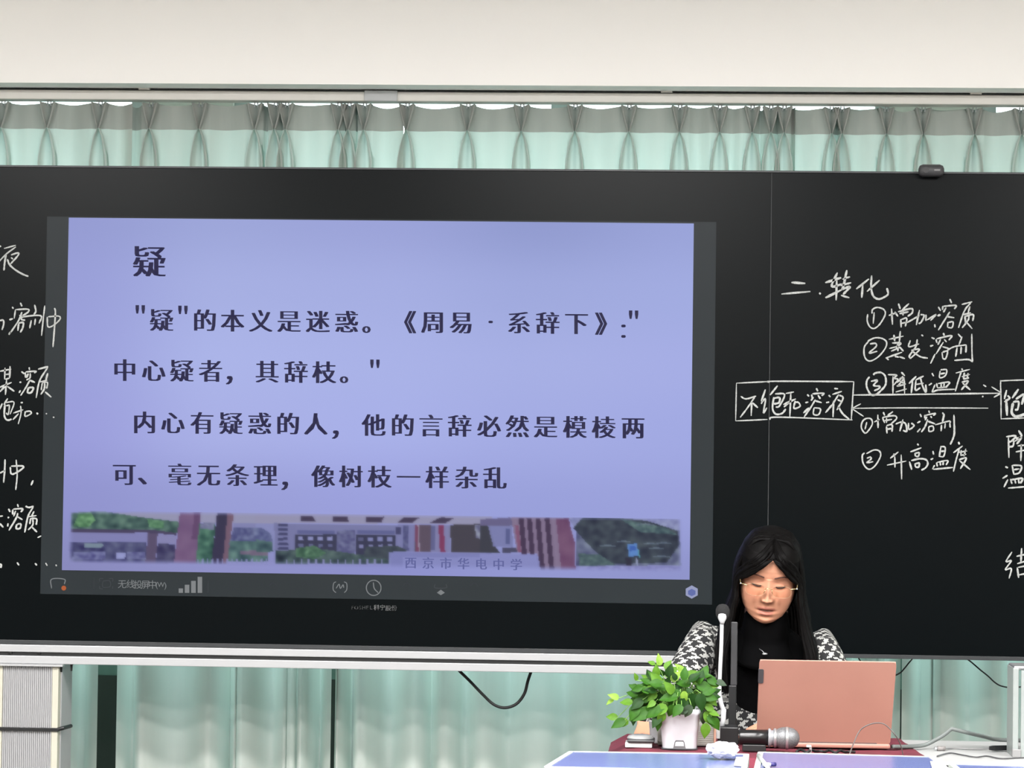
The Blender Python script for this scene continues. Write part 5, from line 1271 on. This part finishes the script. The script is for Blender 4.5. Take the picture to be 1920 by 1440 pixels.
for side in (-1, 1):
    n_l = 120
    for k in range(n_l):
        t_ = (k+.5)/n_l; jit = rh.uniform(-1, 1)
        # root on the parting, front (t=0) to the back (t=1)
        fr_ang = R(-52+150*t_)                 # angle over the head: negative = forehead side
        ry, rz_ = .092 if fr_ang < 0 else .104, .110
        y0r = ry*sin(fr_ang); z0r = rz_*cos(fr_ang)
        if t_ < .06: z0r = .070; y0r = -.080
        p0 = Vector((.004+side*.001, y0r, z0r))
        outx = .086 if side > 0 else .084
        yside = -.060+.150*t_
        if t_ < .22 and side < 0:      # fringe swept over the forehead
            s2 = t_/.22
            p1 = Vector((-.020-.012*s2, -.094+.010*s2, .052+.022*s2)); p2 = Vector((-.050-.008*s2, -.083+.018*s2, .022+.022*s2))
            p3 = Vector((-.0785-.003*s2, -.052+.014*s2, -.012+.010*s2))
        elif t_ < .22:
            s2 = t_/.22
            p1 = Vector((.024+.008*s2, -.092+.012*s2, .056+.020*s2)); p2 = Vector((.0495+.008*s2, -.080+.018*s2, .026+.018*s2))
            p3 = Vector((.0765+.004*s2, -.052+.014*s2, -.012+.010*s2))
        else:
            p1 = Vector((side*.044, y0r*.98, z0r*.86+.006)); p2 = Vector((side*.072, (y0r+yside)/2*1.0, max(.02, z0r*.45)))
            p3 = Vector((side*outx, yside, -.012))
            if t_ > .72:
                p1 = Vector((side*.035, y0r, z0r*.9)); p2 = Vector((side*.060, y0r*.96+.004, .02)); p3 = Vector((side*.066*(1-(t_-.72)*1.6), .100, -.03))
        loc_ = [p0, p1, p2, p3]
        wp = [MH @ p for p in loc_]
        e_ = wp[-1]
        spread_ = side*((.010 if side > 0 else .018)+.012*rh.random())
        fwd = .004*jit
        a1 = e_+Vector((side*.004, .004+fwd, -.055)); a2 = e_+Vector((spread_*.9, .012+fwd, -.12)); a3 = e_+Vector((spread_*1.5-side*.004, .018, -.20)); a4 = e_+Vector((spread_*1.6-side*.012, .018, -.27-.03*rh.random()))
        if t_ < .5:   # front locks fall in front of the shoulder, close to the chest
            sh_ = -.02
            a2 += Vector((0, sh_*.3, 0)); a3 += Vector((side*.006, sh_, 0)); a4 += Vector((side*.004, sh_*1.3, 0))
            if side > 0: a3.x += .006; a4.x += .012
        if t_ < .04: a1.x += side*.004
        path = cr(wp+[a1, a2, a3, a4], 5)
        path = [p+Vector((rh.uniform(-1, 1), rh.uniform(-1, 1), rh.uniform(-1, 1)))*.0008 for p in path]
        nn = len(path); r0 = rh.uniform(.0065, .0095)
        rad = [r0*(.45 if i == 0 else min(1, .55+i*.09))*(1 if i < nn-7 else (nn-i)/7.0+.05) for i in range(nn)]
        if t_ < .12: rad = [x*.62 for x in rad]
        HB.tube(path, rad, 7, flat=.65)
HB.build('hair_lock', M_hair, per, True, kind='stuff')
# strand highlights on the fringe
# ---- sweater with turtleneck
sw = MB()
nk = [neck0+Vector((0, .01, -.06)), neck0+Vector((0, -.012, .0)), neck0+Vector((0, -.035, .040)), MH @ Vector((0, .018, -.105))]
sw.tube(cr(nk, 6), [.085, .082, .078, .074, .070, .067, .065, .064, .063, .062, .061, .060, .059, .058, .057, .056, .054, .050, .045], 28)
sw.build('turtleneck', M_knit, per, True, label='black turtleneck collar')
# torso of the sweater
def torso(vs, rs_, n=40, vox=None):
    mb = MB(); n_ = len(vs)
    for i in range(n_):
        for j in range(n):
            a_ = 2*pi*j/n; mb.v.append(vs[i]+Vector((rs_[i][0]*abs(cos(a_))**.8*(1 if cos(a_) > 0 else -1), rs_[i][1]*abs(sin(a_))**.8*(1 if sin(a_) > 0 else -1), 0)))
    mb.f = [(i*n+j, i*n+(j+1) % n, (i+1)*n+(j+1) % n, (i+1)*n+j) for i in range(n_-1) for j in range(n)]+[tuple(range(n))[::-1], tuple((n_-1)*n+j for j in range(n))]
    return mb
tv = [Vector((pel.x, -.96, .52)), Vector((pel.x, -.98, .66)), Vector((chest.x, -1.04, chest.z-.06)), Vector((chest.x, -1.08, chest.z+.05)), Vector((neck0.x, -1.13, neck0.z+.0)), Vector((neck0.x, -1.14, neck0.z+.02))]
torso(tv, [(.13, .10), (.118, .088), (.130, .098), (.150, .105), (.085, .07), (.06, .055)]).build('sweater', M_knit, per, True)
hips = skin_mesh([pel+Vector((0, 0, .03))]+BV[11:19], [(0, 1), (1, 2), (2, 3), (3, 4), (0, 5), (5, 6), (6, 7), (7, 8)], [(.165, .135), .11, .08, .062, .045, .11, .08, .062, .045], 0, .012)
obj('trousers', hips[0].tolist(), hips[1], M_trouser, per, True)
for s_ in (-1, 1):
    c = Vector((pel.x+s_*.11, -1.44, 0)); MB().box((c.x-.05, -1.60, 0), (c.x+.05, -1.31, .08), .03).build('shoe', M_blackm, per, True)

# ---- houndstooth jacket
jr = [(.178, .145), (.168, .137), (.170, .130)]
JV = [pel+Vector((0, 0, .04)), belly, chest, shL, shL.lerp(elL, .5), elL, elL.lerp(wrL, .55), wrL+(wrL-elL).normalized()*.012, shR, shR.lerp(elR, .5), elR, elR.lerp(wrR, .55), wrR+(wrR-elR).normalized()*.005, chest+Vector((0, -.045, .075))]
JE = [(0, 1), (1, 2), (2, 3), (3, 4), (4, 5), (5, 6), (6, 7), (2, 8), (8, 9), (9, 10), (10, 11), (11, 12), (2, 13)]
JR = jr+[.062, .058, .053, .046, .038, .060, .056, .053, .046, .038, (.09, .075)]
jv, jf = skin_mesh(JV, JE, JR, 0, .0045, 2, 3)
jv = np.array(jv); 
# open the front so the black sweater shows
xc = neck0.x
def keepf(f):
    c = jv[list(f)].mean(0)
    if c[1] < tvY(c[2])-.04 and abs(c[0]-xc-.004) < .052+.030*max(0, (c[2]-.80))/.2 and c[2] > .845: return False
    if c[2] > neck0.z+.03: return False
    return True
def tvY(z): return float(np.interp(z, [.5, .7, .9, 1.0], [-.95, -.98, -1.06, -1.12]))
jf = [f for f in jf if keepf(f)]
chains = [(0, 1, 2, 13), (2, 3, 4, 5, 6, 7), (2, 8, 9, 10, 11, 12)]
best = np.full(len(jv), 1e9); UVs = np.zeros((len(jv), 3))
for ci, ch in enumerate(chains):
    acc = 0
    for a, b in zip(ch[:-1], ch[1:]):
        A_, B_ = np.array(JV[a]), np.array(JV[b]); d = B_-A_; L = np.linalg.norm(d); dn = d/L
        t_ = np.clip(((jv-A_)@dn)/L, 0, 1); pr = A_+t_[:, None]*d; dist = np.linalg.norm(jv-pr, axis=1)
        ra = JR[a] if not hasattr(JR[a], '__len__') else JR[a][0]; rb_ = JR[b] if not hasattr(JR[b], '__len__') else JR[b][0]
        sc = dist-(ra*(1-t_)+rb_*t_)
        m = sc < best
        ref = np.array([0, 1.0, 0]) if abs(dn[1]) < .8 else np.array([1.0, 0, 0])
        e1 = np.cross(dn, ref); e1 /= np.linalg.norm(e1); e2 = np.cross(dn, e1)
        w_ = jv-pr; ang = np.arctan2(w_@e2, w_@e1); rr = .5*(ra+rb_) if ci else .15
        UVs[m, 0] = (ang*rr)[m]; UVs[m, 1] = (acc+np.clip(((jv-A_)@dn)/L, -.8, 1.8)*L)[m]; best[m] = sc[m]
        acc += L
mj = bpy.data.materials.new('houndstooth_wool'); mj.use_nodes = True; n = mj.node_tree; N = n.nodes; L_ = n.links
bs = N['Principled BSDF']; bs.inputs['Roughness'].default_value = .9
at_ = N.new('ShaderNodeAttribute'); at_.attribute_name = 'suv'
vm = N.new('ShaderNodeVectorMath'); vm.operation = 'SCALE'; vm.inputs[3].default_value = 8/.033
dist_n = N.new('ShaderNodeTexNoise'); dist_n.inputs['Scale'].default_value = 60
L_.new(at_.outputs['Vector'], vm.inputs[0])
va = N.new('ShaderNodeVectorMath'); va.operation = 'ADD'; va.inputs[1].default_value = (4000, 4000, 0)
L_.new(vm.outputs[0], va.inputs[0])
sx_ = N.new('ShaderNodeSeparateXYZ'); L_.new(va.outputs[0], sx_.inputs[0])
def math_n(op, a, b=None):
    m_ = N.new('ShaderNodeMath'); m_.operation = op
    for i, v in enumerate((a, b)):
        if v is None: continue
        if isinstance(v, (int, float)): m_.inputs[i].default_value = v
        else: L_.new(v, m_.inputs[i])
    return m_.outputs[0]
fi = math_n('FLOOR', sx_.outputs[0]); fj = math_n('FLOOR', sx_.outputs[1])
wi = math_n('LESS_THAN', math_n('MODULO', fi, 8), 3); wj = math_n('LESS_THAN', math_n('MODULO', fj, 8), 3)
tw = math_n('LESS_THAN', math_n('MODULO', math_n('ADD', fi, math_n('SUBTRACT', 8000, fj)), 4), 2)
v_ = math_n('ADD', math_n('MULTIPLY', tw, wi), math_n('MULTIPLY', math_n('SUBTRACT', 1, tw), wj))
mxn = N.new('ShaderNodeMix'); mxn.data_type = 'RGBA'; L_.new(v_, mxn.inputs[0]); mxn.inputs[6].default_value = (.012, .012, .013, 1); mxn.inputs[7].default_value = (.40, .40, .38, 1)
L_.new(mxn.outputs[2], bs.inputs['Base Color'])
jo = obj('jacket', jv.tolist(), jf, mj, per, True, label='black and white houndstooth jacket')
UVs = np.stack([(UVs[:, 0]+UVs[:, 1])*.75, (UVs[:, 0]-UVs[:, 1])*.75, UVs[:, 2]], 1)
aa = jo.data.attributes.new('suv', 'FLOAT_VECTOR', 'POINT'); aa.data.foreach_set('vector', UVs.ravel().astype(np.float32))
# pendant
pn = Q(1434, 1226, -1.235)
MB().lathe([(.001, -.003), (.006, -.002), (.0075, 0), (.006, .002), (.001, .003)], pn, n=16).build('pendant', M_silver, per, True)
MB().tube(cr([pn+Vector((-.014, .012, .012)), pn+Vector((-.006, .002, .007)), pn], 4), .0009, 5).build('necklace_chain', M_silver, per, True)

# ---- chair under her
ch = thing('office_chair', 'black swivel chair under the seated woman, hidden behind the desk', 'chair', (pel.x, -.93, 0))
MB().box((pel.x-.23, -1.16, .385), (pel.x+.23, -.72, .42), .02).build('seat', M_black, ch)
MB().box((pel.x-.20, -.70, .45), (pel.x+.20, -.66, .80), .018).build('backrest', M_black, ch)
MB().tube([(pel.x, -.74, .40), (pel.x, -.67, .40), (pel.x, -.67, .5)], .015, 8).build('back_support', M_steel, ch)
MB().tube([(pel.x, -.93, .06), (pel.x, -.93, .39)], .025, 12).build('column', M_steel, ch)
for k in range(5):
    a_ = 2*pi*k/5+.3; MB().tube([(pel.x, -.93, .08), (pel.x+.27*cos(a_), -.93+.27*sin(a_), .06)], [.02, .014], 8).build('base_arm', M_black, ch)
    MB().lathe([(.001, -.012), (.025, -.011), (.025, .011), (.001, .012)], (pel.x+.27*cos(a_), -.93+.27*sin(a_), .025), 'x', n=12).build('caster', M_black, ch)
